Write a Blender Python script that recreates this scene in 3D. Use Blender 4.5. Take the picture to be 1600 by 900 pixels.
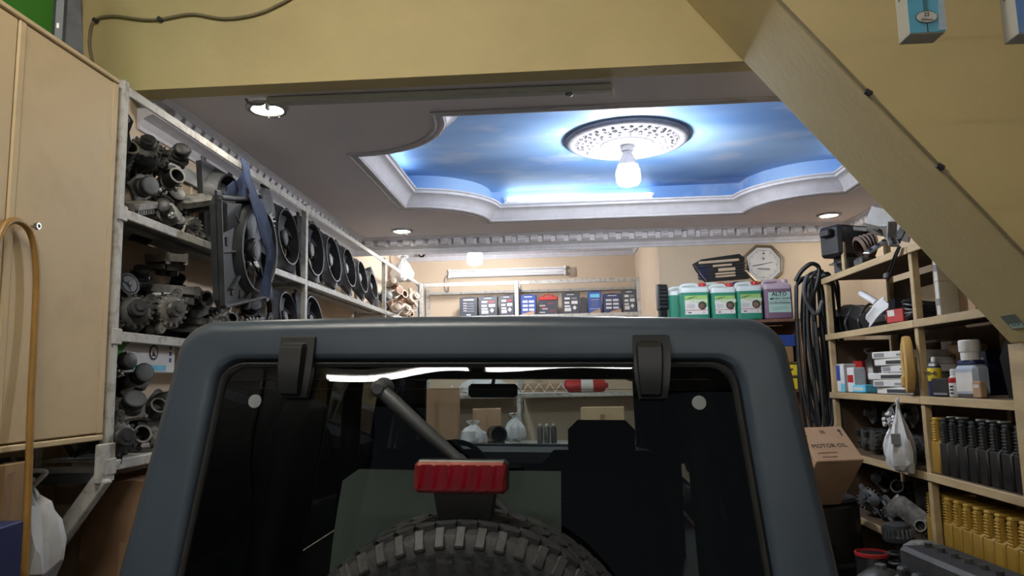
import bpy, bmesh, math, random
from mathutils import Matrix, Vector, Euler
SC = bpy.context.scene
COL = SC.collection
for o in list(bpy.data.objects): bpy.data.objects.remove(o)
R = math.radians
CZ = 1.66                                   # eye height above the floor
# ------------------------------------------------------------------ camera
FPX, YAW, PIT, ROL = 1150.0, R(3.75), R(7.15), R(1.2)
FW = Vector((-math.sin(YAW)*math.cos(PIT), math.cos(YAW)*math.cos(PIT), math.sin(PIT)))
_r0 = Vector((math.cos(YAW), math.sin(YAW), 0)); _u0 = _r0.cross(FW)
RT = math.cos(ROL)*_r0 - math.sin(ROL)*_u0
UP = math.cos(ROL)*_u0 + math.sin(ROL)*_r0
cam_d = bpy.data.cameras.new('camera'); cam = bpy.data.objects.new('camera', cam_d); COL.objects.link(cam)
m = Matrix((RT, UP, -FW)).transposed().to_4x4(); m.translation = (0, 0, CZ); cam.matrix_world = m
cam_d.sensor_width = 36; cam_d.lens = FPX/1600*36; cam_d.clip_start = .02
SC.camera = cam
# ------------------------------------------------------------------ world and exposure
W = bpy.data.worlds.new('world'); SC.world = W; W.use_nodes = True
W.node_tree.nodes['Background'].inputs[0].default_value = (.55, .62, .68, 1)
W.node_tree.nodes['Background'].inputs[1].default_value = .10
vs = SC.view_settings; vs.view_transform = 'Standard'; vs.look = 'None'; vs.exposure = 0.4; vs.gamma = 1
vs.use_curve_mapping = False
E_BULB, E_BULB2, E_COVE, E_DOWN, E_FRONT, E_FILL = 240, 190, 11, 60, 28, 174
# ------------------------------------------------------------------ helpers
def ray(x, y): return FW + RT*((x-800)/FPX) - UP*((y-450)/FPX)
def PY(x, y, Y): d = ray(x, y); p = d*(Y/d.y); p.z += CZ; return p
def PX(x, y, X): d = ray(x, y); p = d*(X/d.x); p.z += CZ; return p
def PZ(x, y, z): d = ray(x, y); p = d*((z-CZ)/d.z); p.z += CZ; return p
def T(x, y, z): return Matrix.Translation((x, y, z))
def RX(a): return Matrix.Rotation(a, 4, 'X')
def RY(a): return Matrix.Rotation(a, 4, 'Y')
def RZ(a): return Matrix.Rotation(a, 4, 'Z')
def S(x, y, z): return Matrix.Diagonal((x, y, z, 1))
def axis(p0, p1):
    p0, p1 = Vector(p0), Vector(p1); d = p1-p0
    q = d.to_track_quat('Z', 'Y'); mm = q.to_matrix().to_4x4(); mm.translation = p0
    return mm, d.length
class MB:
    def __init__(s): s.v = []; s.f = []
    def add(s, vs, fs, M=None):
        b = len(s.v)
        s.v += [tuple(M @ Vector(p)) for p in vs] if M is not None else [tuple(p) for p in vs]
        s.f += [tuple(b+i for i in f) for f in fs]; return s
    def box(s, c, d, M=None):
        x, y, z = c; a, b, e = d[0]/2, d[1]/2, d[2]/2
        vs = [(x+i*a, y+j*b, z+k*e) for i in (-1, 1) for j in (-1, 1) for k in (-1, 1)]
        return s.add(vs, [(0,1,3,2),(4,6,7,5),(0,4,5,1),(2,3,7,6),(0,2,6,4),(1,5,7,3)], M)
    def cbox(s, c, d, r=.005, M=None):           # chamfered box
        h = [d[0]/2, d[1]/2, d[2]/2]; r = min(r, *[q*.98 for q in h]); vs = []; idx = {}
        for i in (-1, 1):
            for j in (-1, 1):
                for k in (-1, 1):
                    for a in range(3):
                        q = [h[0]-r, h[1]-r, h[2]-r]; q[a] = h[a]
                        idx[(i, j, k, a)] = len(vs); vs.append((c[0]+i*q[0], c[1]+j*q[1], c[2]+k*q[2]))
        fs = []
        for a in range(3):
            b, e = (a+1) % 3, (a+2) % 3
            for sg in (-1, 1):
                f = []
                for (p, q) in ((-1,-1),(1,-1),(1,1),(-1,1)):
                    t = [0,0,0]; t[a] = sg; t[b] = p; t[e] = q; f.append(idx[(*t, a)])
                fs.append(f)
            for p in (-1, 1):
                for q in (-1, 1):
                    t0 = [0,0,0]; t0[b] = p; t0[e] = q; t1 = t0[:]; t0[a] = -1; t1[a] = 1
                    fs.append([idx[(*t0, b)], idx[(*t1, b)], idx[(*t1, e)], idx[(*t0, e)]])
        for i in (-1, 1):
            for j in (-1, 1):
                for k in (-1, 1): fs.append([idx[(i, j, k, a)] for a in range(3)])
        return s.add(vs, fs, M)
    def lathe(s, prof, n=20, M=None, cap=True, a0=0, a1=2*math.pi):
        full = abs(a1-a0-2*math.pi) < 1e-6; vs = []; m_ = n if full else n+1
        for r, h in prof:
            for i in range(m_):
                t = a0+(a1-a0)*i/n; vs.append((r*math.cos(t), r*math.sin(t), h))
        fs = []
        for k in range(len(prof)-1):
            for i in range(n):
                j = (i+1) % m_; fs.append((k*m_+i, k*m_+j, (k+1)*m_+j, (k+1)*m_+i))
        if cap and full:
            if prof[0][0] > 1e-5: fs.append(tuple(range(n))[::-1])
            if prof[-1][0] > 1e-5: fs.append(tuple((len(prof)-1)*n+i for i in range(n)))
        return s.add(vs, fs, M)
    def cyl(s, p0, p1, r0, r1=None, n=14):
        mm, L = axis(p0, p1); return s.lathe([(r0, 0), (r0 if r1 is None else r1, L)], n, mm)
    def tube(s, pts, r, n=8, closed=False):
        pts = [Vector(p) for p in pts]; N = len(pts); vs = []; fs = []; up = Vector((0, 0, 1))
        pu = None
        for i, p in enumerate(pts):
            if closed: t = pts[(i+1) % N]-pts[i-1]
            else: t = pts[min(i+1, N-1)]-pts[max(i-1, 0)]
            if t.length < 1e-9: t = Vector((0, 0, 1))
            t.normalize()
            if pu is None:
                a = up if abs(t.z) < .9 else Vector((1, 0, 0)); u = t.cross(a).normalized()
            else:
                u = pu-t*pu.dot(t); u = u.normalized() if u.length > 1e-6 else t.orthogonal().normalized()
            pu = u; w = t.cross(u); rr = r[i] if isinstance(r, (list, tuple)) else r
            for k in range(n):
                c = 2*math.pi*k/n; vs.append(p+u*(rr*math.cos(c))+w*(rr*math.sin(c)))
        for i in range(N if closed else N-1):
            j = (i+1) % N
            for k in range(n):
                l = (k+1) % n; fs.append((i*n+k, i*n+l, j*n+l, j*n+k))
        if not closed: fs += [tuple(range(n))[::-1], tuple((N-1)*n+k for k in range(n))]
        return s.add(vs, fs)
    def prism(s, poly, z0, z1, M=None):
        n = len(poly); vs = [(p[0], p[1], z0) for p in poly]+[(p[0], p[1], z1) for p in poly]
        fs = [tuple(range(n))[::-1], tuple(n+i for i in range(n))]+[(i, (i+1) % n, n+(i+1) % n, n+i) for i in range(n)]
        return s.add(vs, fs, M)
    def rings(s, rs, closed=True, loop=False, capa=False, capb=False, M=None):
        n = len(rs[0]); vs = [p for r_ in rs for p in r_]; fs = []
        K = len(rs)
        for k in range(K if loop else K-1):
            l = (k+1) % K
            for i in range(n if closed else n-1):
                j = (i+1) % n; fs.append((k*n+i, k*n+j, l*n+j, l*n+i))
        if capa: fs.append(tuple(range(n))[::-1])
        if capb: fs.append(tuple((K-1)*n+i for i in range(n)))
        return s.add(vs, fs, M)
    def mesh(s, name, mt, ang=35, flat=False):
        me = bpy.data.meshes.new(name); me.from_pydata(s.v, [], s.f)
        bm = bmesh.new(); bm.from_mesh(me); bmesh.ops.recalc_face_normals(bm, faces=bm.faces); bm.to_mesh(me); bm.free()
        if not flat: me.shade_smooth(); me.set_sharp_from_angle(angle=R(ang))
        if mt is not None: me.materials.append(mt)
        return me
    def build(s, name, mt, parent=None, ang=35, M=None):
        o = bpy.data.objects.new(name, s.mesh(name, mt, ang)); COL.objects.link(o)
        if parent: o.parent = parent
        if M is not None: o.matrix_local = M
        if name in STUFF: o['kind'] = 'stuff'
        return o
STUFF = {'vent_ribs','mounting_ears','bolt_bosses','cooling_ribs','fins','through_bolts','flange_lugs','terminal','grip_ribs','seat_ribs','bead_ring','barcode','side_print','bolt_holes','side_emblem','terminal_block','handles'}
def spline(pts, k=8):
    pts = [Vector(p) for p in pts]; out = []
    for i in range(len(pts)-1):
        a = pts[max(i-1, 0)]; b = pts[i]; c = pts[i+1]; d = pts[min(i+2, len(pts)-1)]
        for j in range(k):
            t = j/k; out.append(.5*((2*b)+(c-a)*t+(2*a-5*b+4*c-d)*t*t+(3*b-a-3*c+d)*t**3))
    out.append(pts[-1]); return out
def tag(o, label, cat, group=None):
    o['label'] = label; o['category'] = cat
    if group: o['group'] = group
    return o
def thing(name, label, cat, loc=(0,0,0), rot=(0,0,0), group=None, M=None):
    o = bpy.data.objects.new(name, None); COL.objects.link(o); o.empty_display_size = .05
    if M is not None: o.matrix_world = M
    else: o.location = loc; o.rotation_euler = rot
    return tag(o, label, cat, group)
def struct(o): o['kind'] = 'structure'; return o
def inst(src, name, parent, M):
    o = bpy.data.objects.new(name, src); COL.objects.link(o); o.parent = parent; o.matrix_local = M; return o
def copy_tree(o, M, label=None, group=None):
    c = o.copy(); COL.objects.link(c); c.matrix_world = M
    if label: c['label'] = label
    if group: c['group'] = group
    for ch in [q for q in KIDS.get(o.name) or list(o.children)]:
        d = ch.copy(); COL.objects.link(d); d.parent = c
        for g in list(ch.children):
            e = g.copy(); COL.objects.link(e); e.parent = d
    return c
KIDS = {}
ORD = ['first','second','third','fourth','fifth','sixth','seventh','eighth','ninth','tenth','eleventh','twelfth','thirteenth','fourteenth','fifteenth','sixteenth','seventeenth','eighteenth','nineteenth','twentieth']
def text_mesh(txt, size, mt, ext=.0006, align='CENTER', bold=0):
    cu = bpy.data.curves.new('txt', 'FONT'); cu.body = txt; cu.size = size; cu.extrude = ext; cu.align_x = align; cu.align_y = 'CENTER'; cu.offset = bold
    cu.resolution_u = 2
    ob = bpy.data.objects.new('txt', cu); COL.objects.link(ob)
    dg = bpy.context.evaluated_depsgraph_get(); me = bpy.data.meshes.new_from_object(ob.evaluated_get(dg))
    bpy.data.objects.remove(ob); bpy.data.curves.remove(cu); me.materials.clear(); me.materials.append(mt); return me
def text(txt, size, mt, parent, M, **k): return inst(text_mesh(txt, size, mt, **k), 'lettering', parent, M)
# ------------------------------------------------------------------ materials
def mat(name, col, rough=.6, metal=0., var=.12, scale=9., bump=0., col2=None, fac=.5, spec=.5, bscale=None, coat=0., stretch=None, rnd=.0):
    m_ = bpy.data.materials.new(name); m_.use_nodes = True; nt = m_.node_tree; N = nt.nodes; L = nt.links
    b = N['Principled BSDF']; b.inputs['Roughness'].default_value = rough; b.inputs['Metallic'].default_value = metal
    b.inputs['Specular IOR Level'].default_value = spec; b.inputs['Coat Weight'].default_value = coat
    tc = N.new('ShaderNodeTexCoord'); mp = N.new('ShaderNodeMapping'); L.new(tc.outputs['Object'], mp.inputs[0])
    if stretch: mp.inputs['Scale'].default_value = stretch
    oi = N.new('ShaderNodeObjectInfo'); L.new(oi.outputs['Random'], mp.inputs['Location'])
    nz = N.new('ShaderNodeTexNoise'); nz.inputs['Scale'].default_value = scale; nz.inputs['Detail'].default_value = 5; nz.inputs['Roughness'].default_value = .6
    L.new(mp.outputs[0], nz.inputs[0])
    rp = N.new('ShaderNodeValToRGB'); c2 = col2 or tuple(c*(1-2.2*var) for c in col)
    rp.color_ramp.elements[0].position = fac-.2; rp.color_ramp.elements[0].color = (*[max(0, c) for c in c2], 1)
    rp.color_ramp.elements[1].position = fac+.12; rp.color_ramp.elements[1].color = (*col, 1)
    L.new(nz.outputs[0], rp.inputs[0])
    if rnd:
        hs = N.new('ShaderNodeHueSaturation'); mr = N.new('ShaderNodeMapRange'); mr.inputs[3].default_value = 1-rnd; mr.inputs[4].default_value = 1+rnd
        L.new(oi.outputs['Random'], mr.inputs[0]); L.new(mr.outputs[0], hs.inputs['Value']); L.new(rp.outputs[0], hs.inputs['Color']); L.new(hs.outputs[0], b.inputs['Base Color'])
    else: L.new(rp.outputs[0], b.inputs['Base Color'])
    if bump:
        bn = N.new('ShaderNodeBump'); bn.inputs['Strength'].default_value = bump; bn.inputs['Distance'].default_value = .01
        n2 = N.new('ShaderNodeTexNoise'); n2.inputs['Scale'].default_value = bscale or scale*4; n2.inputs['Detail'].default_value = 3
        L.new(mp.outputs[0], n2.inputs[0]); L.new(n2.outputs[0], bn.inputs['Height']); L.new(bn.outputs[0], b.inputs['Normal'])
    return m_
def emis(name, col, st):
    m_ = bpy.data.materials.new(name); m_.use_nodes = True; nt = m_.node_tree; nt.nodes.clear()
    e = nt.nodes.new('ShaderNodeEmission'); e.inputs[0].default_value = (*col, 1); e.inputs[1].default_value = st
    o = nt.nodes.new('ShaderNodeOutputMaterial'); nt.links.new(e.outputs[0], o.inputs[0]); return m_
def pane(name, tint, ior=1.45, rough=0.0, wave=0., wscale=3.):
    m_ = bpy.data.materials.new(name); m_.use_nodes = True; nt = m_.node_tree; N = nt.nodes; L = nt.links; N.clear()
    t = N.new('ShaderNodeBsdfTransparent'); t.inputs[0].default_value = (*tint, 1)
    g = N.new('ShaderNodeBsdfGlossy'); g.inputs['Roughness'].default_value = rough; g.inputs[0].default_value = (1,1,1,1)
    fr = N.new('ShaderNodeFresnel'); fr.inputs[0].default_value = ior; mx = N.new('ShaderNodeMixShader'); o = N.new('ShaderNodeOutputMaterial')
    L.new(fr.outputs[0], mx.inputs[0]); L.new(t.outputs[0], mx.inputs[1]); L.new(g.outputs[0], mx.inputs[2]); L.new(mx.outputs[0], o.inputs[0])
    if wave:
        tc = N.new('ShaderNodeTexCoord'); nz = N.new('ShaderNodeTexNoise'); nz.inputs['Scale'].default_value = wscale; nz.inputs['Detail'].default_value = 0
        bn = N.new('ShaderNodeBump'); bn.inputs['Strength'].default_value = 1; bn.inputs['Distance'].default_value = wave
        L.new(tc.outputs['Object'], nz.inputs[0]); L.new(nz.outputs[0], bn.inputs['Height']); L.new(bn.outputs[0], g.inputs['Normal'])
    return m_
M_ = {}
M_['yellow'] = mat('yellow_plaster', (.60,.49,.25), .75, var=.05, scale=2.2, bump=.15, bscale=30)
M_['cream'] = mat('cream_plaster', (.61,.49,.355), .8, var=.04, scale=2, bump=.1, bscale=30)
M_['green'] = mat('green_paint', (.05,.28,.03), .6, var=.03)
M_['ceil'] = mat('grey_ceiling_paint', (.84,.785,.815), .8, var=.03, scale=1.5)
M_['white_plaster'] = mat('white_moulding_plaster', (.60,.585,.62), .6, var=.06, scale=14)
M_['floor'] = mat('dark_concrete', (.36,.34,.31), .7, var=.2, scale=4, bump=.3)
M_['steel_white'] = mat('chipped_white_steel', (.50,.49,.45), .55, var=.14, scale=24, col2=(.20,.16,.12), fac=.40)
M_['shelf_white'] = mat('grey_shelf_sheet', (.42,.41,.38), .6, var=.2, scale=8)
M_['ply'] = mat('painted_plywood', (.58,.44,.25), .6, var=.10, scale=3.2, bump=.1, col2=(.46,.34,.185), fac=.36)
M_['ply_brown'] = mat('bare_brown_plywood', (.33,.20,.09), .7, var=.2, scale=5, stretch=(1,1,.3))
M_['wood'] = mat('pine_timber', (.50,.37,.20), .6, var=.16, scale=7, stretch=(1,.2,1), bump=.1)
M_['ply_shade'] = mat('shaded_plywood', (.12,.075,.04), .8, var=.2, scale=5)  # rack plywood darkened to carry the shade inside the shelves
M_['wood_dark'] = mat('brown_varnished_wood', (.22,.105,.06), .5, var=.2, scale=8, stretch=(1,1,.25))
M_['card'] = mat('brown_cardboard', (.44,.28,.17), .8, var=.06, scale=6)
M_['card_dark'] = mat('dark_brown_cardboard', (.26,.15,.08), .8, var=.1, scale=6)
M_['black'] = mat('black_plastic', (.012,.0125,.014), .45, var=.2, scale=12)
M_['black_dusty'] = mat('dusty_black_plastic', (.034,.035,.038), .55, var=.3, scale=7, col2=(.014,.015,.017), rnd=.3)
M_['grey_dusty'] = mat('dusty_grey_plastic', (.105,.112,.12), .55, var=.25, scale=8, rnd=.2)
M_['rubber'] = mat('black_rubber', (.022,.024,.027), .6, var=.25, scale=15, bump=.2)
M_['alu'] = mat('greasy_cast_aluminium', (.30,.29,.27), .5, .45, var=.3, scale=22, col2=(.085,.08,.07), rnd=.35)
M_['alu_dark'] = mat('oily_dark_casting', (.10,.10,.095), .5, .3, var=.35, scale=20, rnd=.4)
M_['steel'] = mat('dull_steel', (.42,.42,.41), .35, .8, var=.2, scale=16, rnd=.2)
M_['chrome'] = mat('chrome', (.75,.75,.76), .15, 1, var=.05)
M_['rust'] = mat('rusty_brown_metal', (.27,.15,.085), .7, .2, var=.3, scale=20, col2=(.12,.06,.04), rnd=.3)
M_['beige'] = mat('beige_cast_metal', (.52,.43,.33), .55, .2, var=.25, scale=14, col2=(.22,.17,.13), rnd=.2)
M_['white'] = mat('white_plastic', (.74,.74,.74), .45, var=.05)
M_['bag'] = mat('white_plastic_film', (.62,.63,.64), .4, var=.12, scale=6, bump=.4, bscale=12)
M_['paper'] = mat('white_printed_card', (.66,.65,.62), .7, var=.06)
M_['red'] = mat('red_plastic', (.48,.03,.03), .4, var=.1)
M_['blue'] = mat('blue_print', (.03,.07,.30), .45, var=.1)
M_['navy'] = mat('navy_print', (.016,.025,.10), .45, var=.1)
M_['cyan'] = mat('cyan_print', (.10,.50,.72), .5, var=.1, scale=12, col2=(.20,.62,.82))
M_['blue_strap'] = mat('blue_cloth', (.011,.025,.072), .8, var=.2, bump=.3)
M_['yellow_print'] = mat('yellow_print', (.72,.55,.03), .5, var=.05)
M_['gold_jug'] = mat('gold_yellow_plastic', (.44,.265,.045), .35, var=.08)
M_['orange'] = mat('amber_hose', (.33,.18,.04), .45, var=.15)
M_['ink'] = mat('dark_ink', (.03,.03,.035), .7, var=0)
M_['ink_grey'] = mat('grey_ink', (.22,.22,.24), .7, var=0)
M_['bulb_body'] = mat('white_lamp_plastic', (.75,.75,.78), .45, var=.02)
M_['led'] = emis('lit_led_globe', (.93,.96,1), E_BULB)
M_['led2'] = emis('lit_led_globe_small', (.93,.96,1), E_BULB2)
M_['tube_lit'] = emis('lit_cove_tube', (.80,.92,1.0), E_COVE)
M_['tube_front'] = emis('lit_front_tube', (1.0,.97,.90), E_FRONT)
M_['tube_fill'] = emis('lit_fill_tube', (1.0,.97,.90), E_FILL)
M_['rose'] = mat('ivory_rose_plaster', (.33,.32,.36), .65, var=.12, scale=30)
M_['down'] = emis('lit_downlight', (1,.94,.82), E_DOWN)
def plain(bx, name, mt, **k): return struct(MB().box(*bx).build(name, mt))
def span(x0, x1, y0, y1, z0, z1): return ((x0+x1)/2, (y0+y1)/2, (z0+z1)/2), (abs(x1-x0), abs(y1-y0), abs(z1-z0))
# ------------------------------------------------------------------ the setting
XL, XR, YB1, YB2, YBEAM = -2.12, 2.95, 7.4, 9.7, 3.35
ZC, ZS, ZF = 3.13, 3.40, 4.15                 # shop ceiling, painted sky, front hall ceiling
YF = -3.2
plain(span(-2.6, 3.4, YF-2, 10.0, -.1, 0), 'floor', M_['floor'])
plain(span(XL-.38, XL, YBEAM+.005, 9.85, 0, 3.9), 'wall_left', M_['cream'])
plain(span(-2.5, -2.35, YF, YBEAM-.01, 0, ZF), 'wall_left_front', M_['yellow'])
plain(span(-2.349, -2.33, 1.9, 3.235, 2.6, ZF), 'trim_1', M_['green'])
plain(span(XL, 1.03, YB2, YB2+.15, 0, 3.9), 'wall_back', M_['cream'])
plain(span(1.03, XR, YB1, YB1+.15, 0, 3.5), 'wall_back_right', M_['cream'])
plain(span(1.0, 1.03, YB1-.0, YB2, 0, 3.9), 'wall_niche', M_['cream'])
plain(span(XR, XR+.15, YF, YB1+.15, 0, ZF), 'wall_right', M_['cream'])
plain(span(XL-.15, 1.03, YB1+.14, YB2+.15, 3.44, 3.56), 'ceiling_niche', M_['ceil'])
plain(span(XL, 1.0, YB1, YB1+.14, 3.0, 3.56), 'beam_niche', M_['ceil'])
plain(span(-2.5, XR+.15, YF, YBEAM, ZF, ZF+.12), 'ceiling_front', M_['yellow'])
plain(span(-2.5, XR, YBEAM, YBEAM+.12, ZC-.012, ZF), 'beam_front', M_['yellow'])
# ceiling with a scooped opening
TX0, TX1, TY0, TY1, TR = -1.27, 2.32, 3.92, 6.66, .66
def tray_path():
    p = []; n = 10
    def arc(cx, cy, a0, a1):
        for i in range(n+1):
            a = R(a0+(a1-a0)*i/n); p.append((cx+TR*math.cos(a), cy+TR*math.sin(a)))
    arc(TX0, TY0, 0, 90); arc(TX0, TY1, -90, 0); arc(TX1, TY1, 180, 270); arc(TX1, TY0, 90, 180)
    return p
TP = tray_path()
bm = bmesh.new()
def loop_(pts, z):
    vs = [bm.verts.new((x, y, z)) for x, y in pts]
    return [bm.edges.new((vs[i], vs[(i+1) % len(vs)])) for i in range(len(vs))]
ed = loop_([(XL-.1, YBEAM+.05), (XR+.1, YBEAM+.05), (XR+.1, YB1+.1), (XL-.1, YB1+.1)], ZC)+loop_(TP, ZC)
bmesh.ops.triangle_fill(bm, edges=ed, use_beauty=True)
gm = bmesh.ops.extrude_face_region(bm, geom=bm.faces[:])
for v in gm['geom']:
    if isinstance(v, bmesh.types.BMVert): v.co.z += .03
bmesh.ops.recalc_face_normals(bm, faces=bm.faces)
me = bpy.data.meshes.new('ceiling'); bm.to_mesh(me); bm.free(); me.materials.append(M_['ceil'])
ceil = struct(bpy.data.objects.new('ceiling', me)); COL.objects.link(ceil)
# painted sky inside the tray
def sky_mat():
    m_ = bpy.data.materials.new('painted_sky'); m_.use_nodes = True; nt = m_.node_tree; N = nt.nodes; L = nt.links
    b = N['Principled BSDF']; b.inputs['Roughness'].default_value = .55
    tc = N.new('ShaderNodeTexCoord'); mp = N.new('ShaderNodeMapping'); mp.inputs['Scale'].default_value = (.8, 1.5, .8); L.new(tc.outputs['Object'], mp.inputs[0])
    n1 = N.new('ShaderNodeTexNoise'); n1.inputs['Scale'].default_value = .75; n1.inputs['Detail'].default_value = 2
    n2 = N.new('ShaderNodeTexNoise'); n2.inputs['Scale'].default_value = 2.3; n2.inputs['Detail'].default_value = 6; n2.inputs['Roughness'].default_value = .5
    L.new(mp.outputs[0], n1.inputs[0]); L.new(mp.outputs[0], n2.inputs[0])
    r1 = N.new('ShaderNodeValToRGB'); e = r1.color_ramp.elements
    e[0].position = .36; e[0].color = (.11, .24, .52, 1); e[1].position = .62; e[1].color = (.30, .47, .74, 1)
    L.new(n1.outputs[0], r1.inputs[0])
    r2 = N.new('ShaderNodeValToRGB'); e = r2.color_ramp.elements
    e[0].position = .55; e[0].color = (0,0,0,1); e[1].position = .80; e[1].color = (.62,.62,.62,1)
    L.new(n2.outputs[0], r2.inputs[0])
    mx = N.new('ShaderNodeMix'); mx.data_type = 'RGBA'; L.new(r2.outputs[0], mx.inputs[0]); L.new(r1.outputs[0], mx.inputs[6]); mx.inputs[7].default_value = (.66, .64, .66, 1)
    L.new(mx.outputs[2], b.inputs['Base Color']); return m_
M_['sky'] = sky_mat()
mb = MB(); mb.rings([[(x, y, ZC+.005) for x, y in TP], [(x, y, ZS) for x, y in TP]]); sk = mb.build('ceiling_recess', M_['sky'], ang=60); struct(sk)
mb = MB(); mb.box(*span(TX0-.05, TX1+.05, TY0-.05, TY1+.05, ZS, ZS+.03)); mb.build('painted_panel', M_['sky'], sk)
# swept cornice round the tray
def offset(pts, d):
    n = len(pts); out = []
    for i in range(n):
        a, b, c = Vector(pts[i-1]), Vector(pts[i]), Vector(pts[(i+1) % n])
        e1 = (b-a).normalized(); e2 = (c-b).normalized()
        n1 = Vector((e1.y, -e1.x)); n2 = Vector((e2.y, -e2.x)); k = (n1+n2)
        k = k/max(.35, (1+n1.dot(n2))); out.append((b.x+k.x*d, b.y+k.y*d))
    return out
prof = [(-.075, -.001), (-.078, -.010), (-.062, -.014), (-.05, -.008), (-.035, -.012), (-.012, -.008), (.0, .004), (.012, .04), (.035, .075), (.065, .092), (.088, .098), (.092, .118), (.105, .122), (.105, .135), (.08, .137), (.0, .128)]
sgn = 1
A_ = sum(TP[i-1][0]*TP[i][1]-TP[i][0]*TP[i-1][1] for i in range(len(TP)))
sgn = -1 if A_ > 0 else 1
mb = MB(); mb.rings([[(*p, ZC+h) for p in offset(TP, sgn*d)] for d, h in prof]); mb.build('cornice', M_['white_plaster'], ceil, ang=28)
# crown moulding with dentil blocks: profile (projection, height under the ceiling)
CP = [(0, -.165), (.014, -.165), (.018, -.152), (.012, -.146), (.018, -.138), (.024, -.130), (.030, -.112), (.055, -.098), (.085, -.090), (.085, -.028), (.128, -.026), (.134, -.020), (.146, -.014), (.156, -.006), (.158, 0), (0, 0)]
def dentil_mesh():
    mb = MB(); pts = [(0, -.026), (.038, -.026), (.044, -.038), (.034, -.052), (.042, -.068), (.026, -.084), (0, -.086)]
    # curled block: profile in (projection, height), extruded along the run
    n = len(pts); w = .040
    vs = [(-w*(1-.12*(q > .03)), q, h) for q, h in pts]+[(w*(1-.12*(q > .03)), q, h) for q, h in pts]
    mb.add(vs, [tuple(range(n))[::-1], tuple(n+i for i in range(n))]+[(i, (i+1) % n, n+(i+1) % n, n+i) for i in range(n)])
    return mb.mesh('dentil', M_['white_plaster'], 30)
DM = dentil_mesh()
def crown(name, p0, p1, inward, z, step=.125, e0=0, e1=0):
    p0, p1, nv = Vector(p0), Vector(p1), Vector(inward); d = (p1-p0).normalized(); L = (p1-p0).length
    mb = MB(); mb.rings([[tuple(p0+nv*q+d*(e0*q))+(z+h,) for q, h in CP], [tuple(p1+nv*q-d*(e1*q))+(z+h,) for q, h in CP]], capa=True, capb=True)
    o = struct(mb.build(name, M_['white_plaster'], ang=30)); k = int((L-.24)/step)
    for i in range(k):
        c = p0+d*(.12+step*(i+.5))+nv*.084
        inst(DM, 'dentil', o, Matrix(((d.x, nv.x, 0, c.x), (d.y, nv.y, 0, c.y), (0, 0, 1, z), (0, 0, 0, 1))))
    return o
crown('trim_2', (XL, YBEAM+.12), (XL, YB1), (1, 0), ZC, .108, 0, 1)
crown('trim_3', (XL, YB1), (XR, YB1), (0, -1), ZC, .13, 1, 1)
crown('trim_4', (XL, YB2), (1.0, YB2), (0, -1), 3.44, .13, 1, 1)
crown('trim_5', (1.0, YB1+.15), (1.0, YB2), (-1, 0), 3.44, .13, 0, 1)
crown('trim_6', (XR, 4.2), (XR, YB1), (-1, 0), ZC, .108, 0, 1)
# stair slab: sloped soffit falling to the right, in front of the beam
SL = -1.267
def sz(X): return CZ+1.443+SL*(X-.896)
x0, x1 = .0, 1.945
up = PY(1540, 0, 2.8); dz = up.z-sz(up.x)
poly = [(x0, sz(x0)), (x1, sz(x1)), (3.1, sz(x1)), (3.1, sz(3.1)+dz), (x0, sz(x0)+dz)]
if poly[3][1] < poly[2][1]: poly[3] = (3.1, poly[2][1]+.02)
mb = MB(); vs = [(x, 2.80, z) for x, z in poly]+[(x, 3.349, z) for x, z in poly]; n = 5
mb.add(vs, [tuple(range(n))[::-1], tuple(n+i for i in range(n))]+[(i, (i+1) % n, n+(i+1) % n, n+i) for i in range(n)])
stair = struct(mb.build('stair_slab', M_['yellow']))
bv = stair.modifiers.new('b', 'BEVEL'); bv.width = .03; bv.segments = 3
plain(span(.9, XR, YBEAM+.13, YBEAM+.2, ZC+.2, ZF), 'wall_stair', M_['cream'])
plain(span(1.99, 2.24, 3.20, 3.44, 0, sz(x1)), 'column_stair', M_['wood'])
# front shutter side: low wall pieces left and right of the open shop front
plain(span(-2.5, -1.9, YF-.15, YF, 0, ZF), 'wall_front_left', M_['black_dusty'])
plain(span(2.0, XR+.15, YF-.15, YF, 0, ZF), 'wall_front_right', M_['black_dusty'])
plain(span(-1.9, 2.0, YF-.15, YF, 2.9, ZF), 'wall_front_lintel', M_['black_dusty'])
# ------------------------------------------------------------------ ceiling rose, lamps
med = thing('ceiling_rose', 'white ornate round plaster ceiling rose on the painted sky', 'ceiling rose', (.52, 5.26, ZS))
MR = .44
MB().lathe([(0,-.004),(MR+.005,-.004),(MR+.006,-.02),(MR-.01,-.035),(MR-.035,-.04),(MR-.05,-.032),(MR-.065,-.03),(MR-.08,-.036),(.2,-.05),(.19,-.062),(.16,-.066),(.15,-.058),(.14,-.058),(0,-.055)], 48).build('disc', M_['rose'], med)
leaf = MB()
leaf.add([(-.02,0,0),(0,-.02,-.004),(.02,0,0),(0,.03,0),(0,.0,-.016)], [(0,1,4),(1,2,4),(2,3,4),(3,0,4)]); leafm = leaf.mesh('leaf', M_['rose'])
scr = MB(); scr.tube([(.022*math.cos(a)*(1-a/9), .022*math.sin(a)*(1-a/9), 0) for a in [i*.55 for i in range(13)]], .0055, 5); scrm = scr.mesh('scroll', M_['rose'])
random.seed(3)
for rr, k, sc in ((.225, 20, .9), (.27, 24, 1.0), (.315, 28, 1.0), (.352, 36, .8)):
    for i in range(k):
        a = 2*math.pi*(i+.5*(k % 3))/k
        inst(scrm if (i+int(rr*100)) % 2 else leafm, 'scroll' if (i+int(rr*100)) % 2 else 'leaf', med, T(rr*math.cos(a), rr*math.sin(a), -.052+.012*(rr-.2)/.15*1) @ RZ(a+random.choice((0, 1.57, 3.1))) @ S(sc, sc, sc))
beads = MB()
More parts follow.
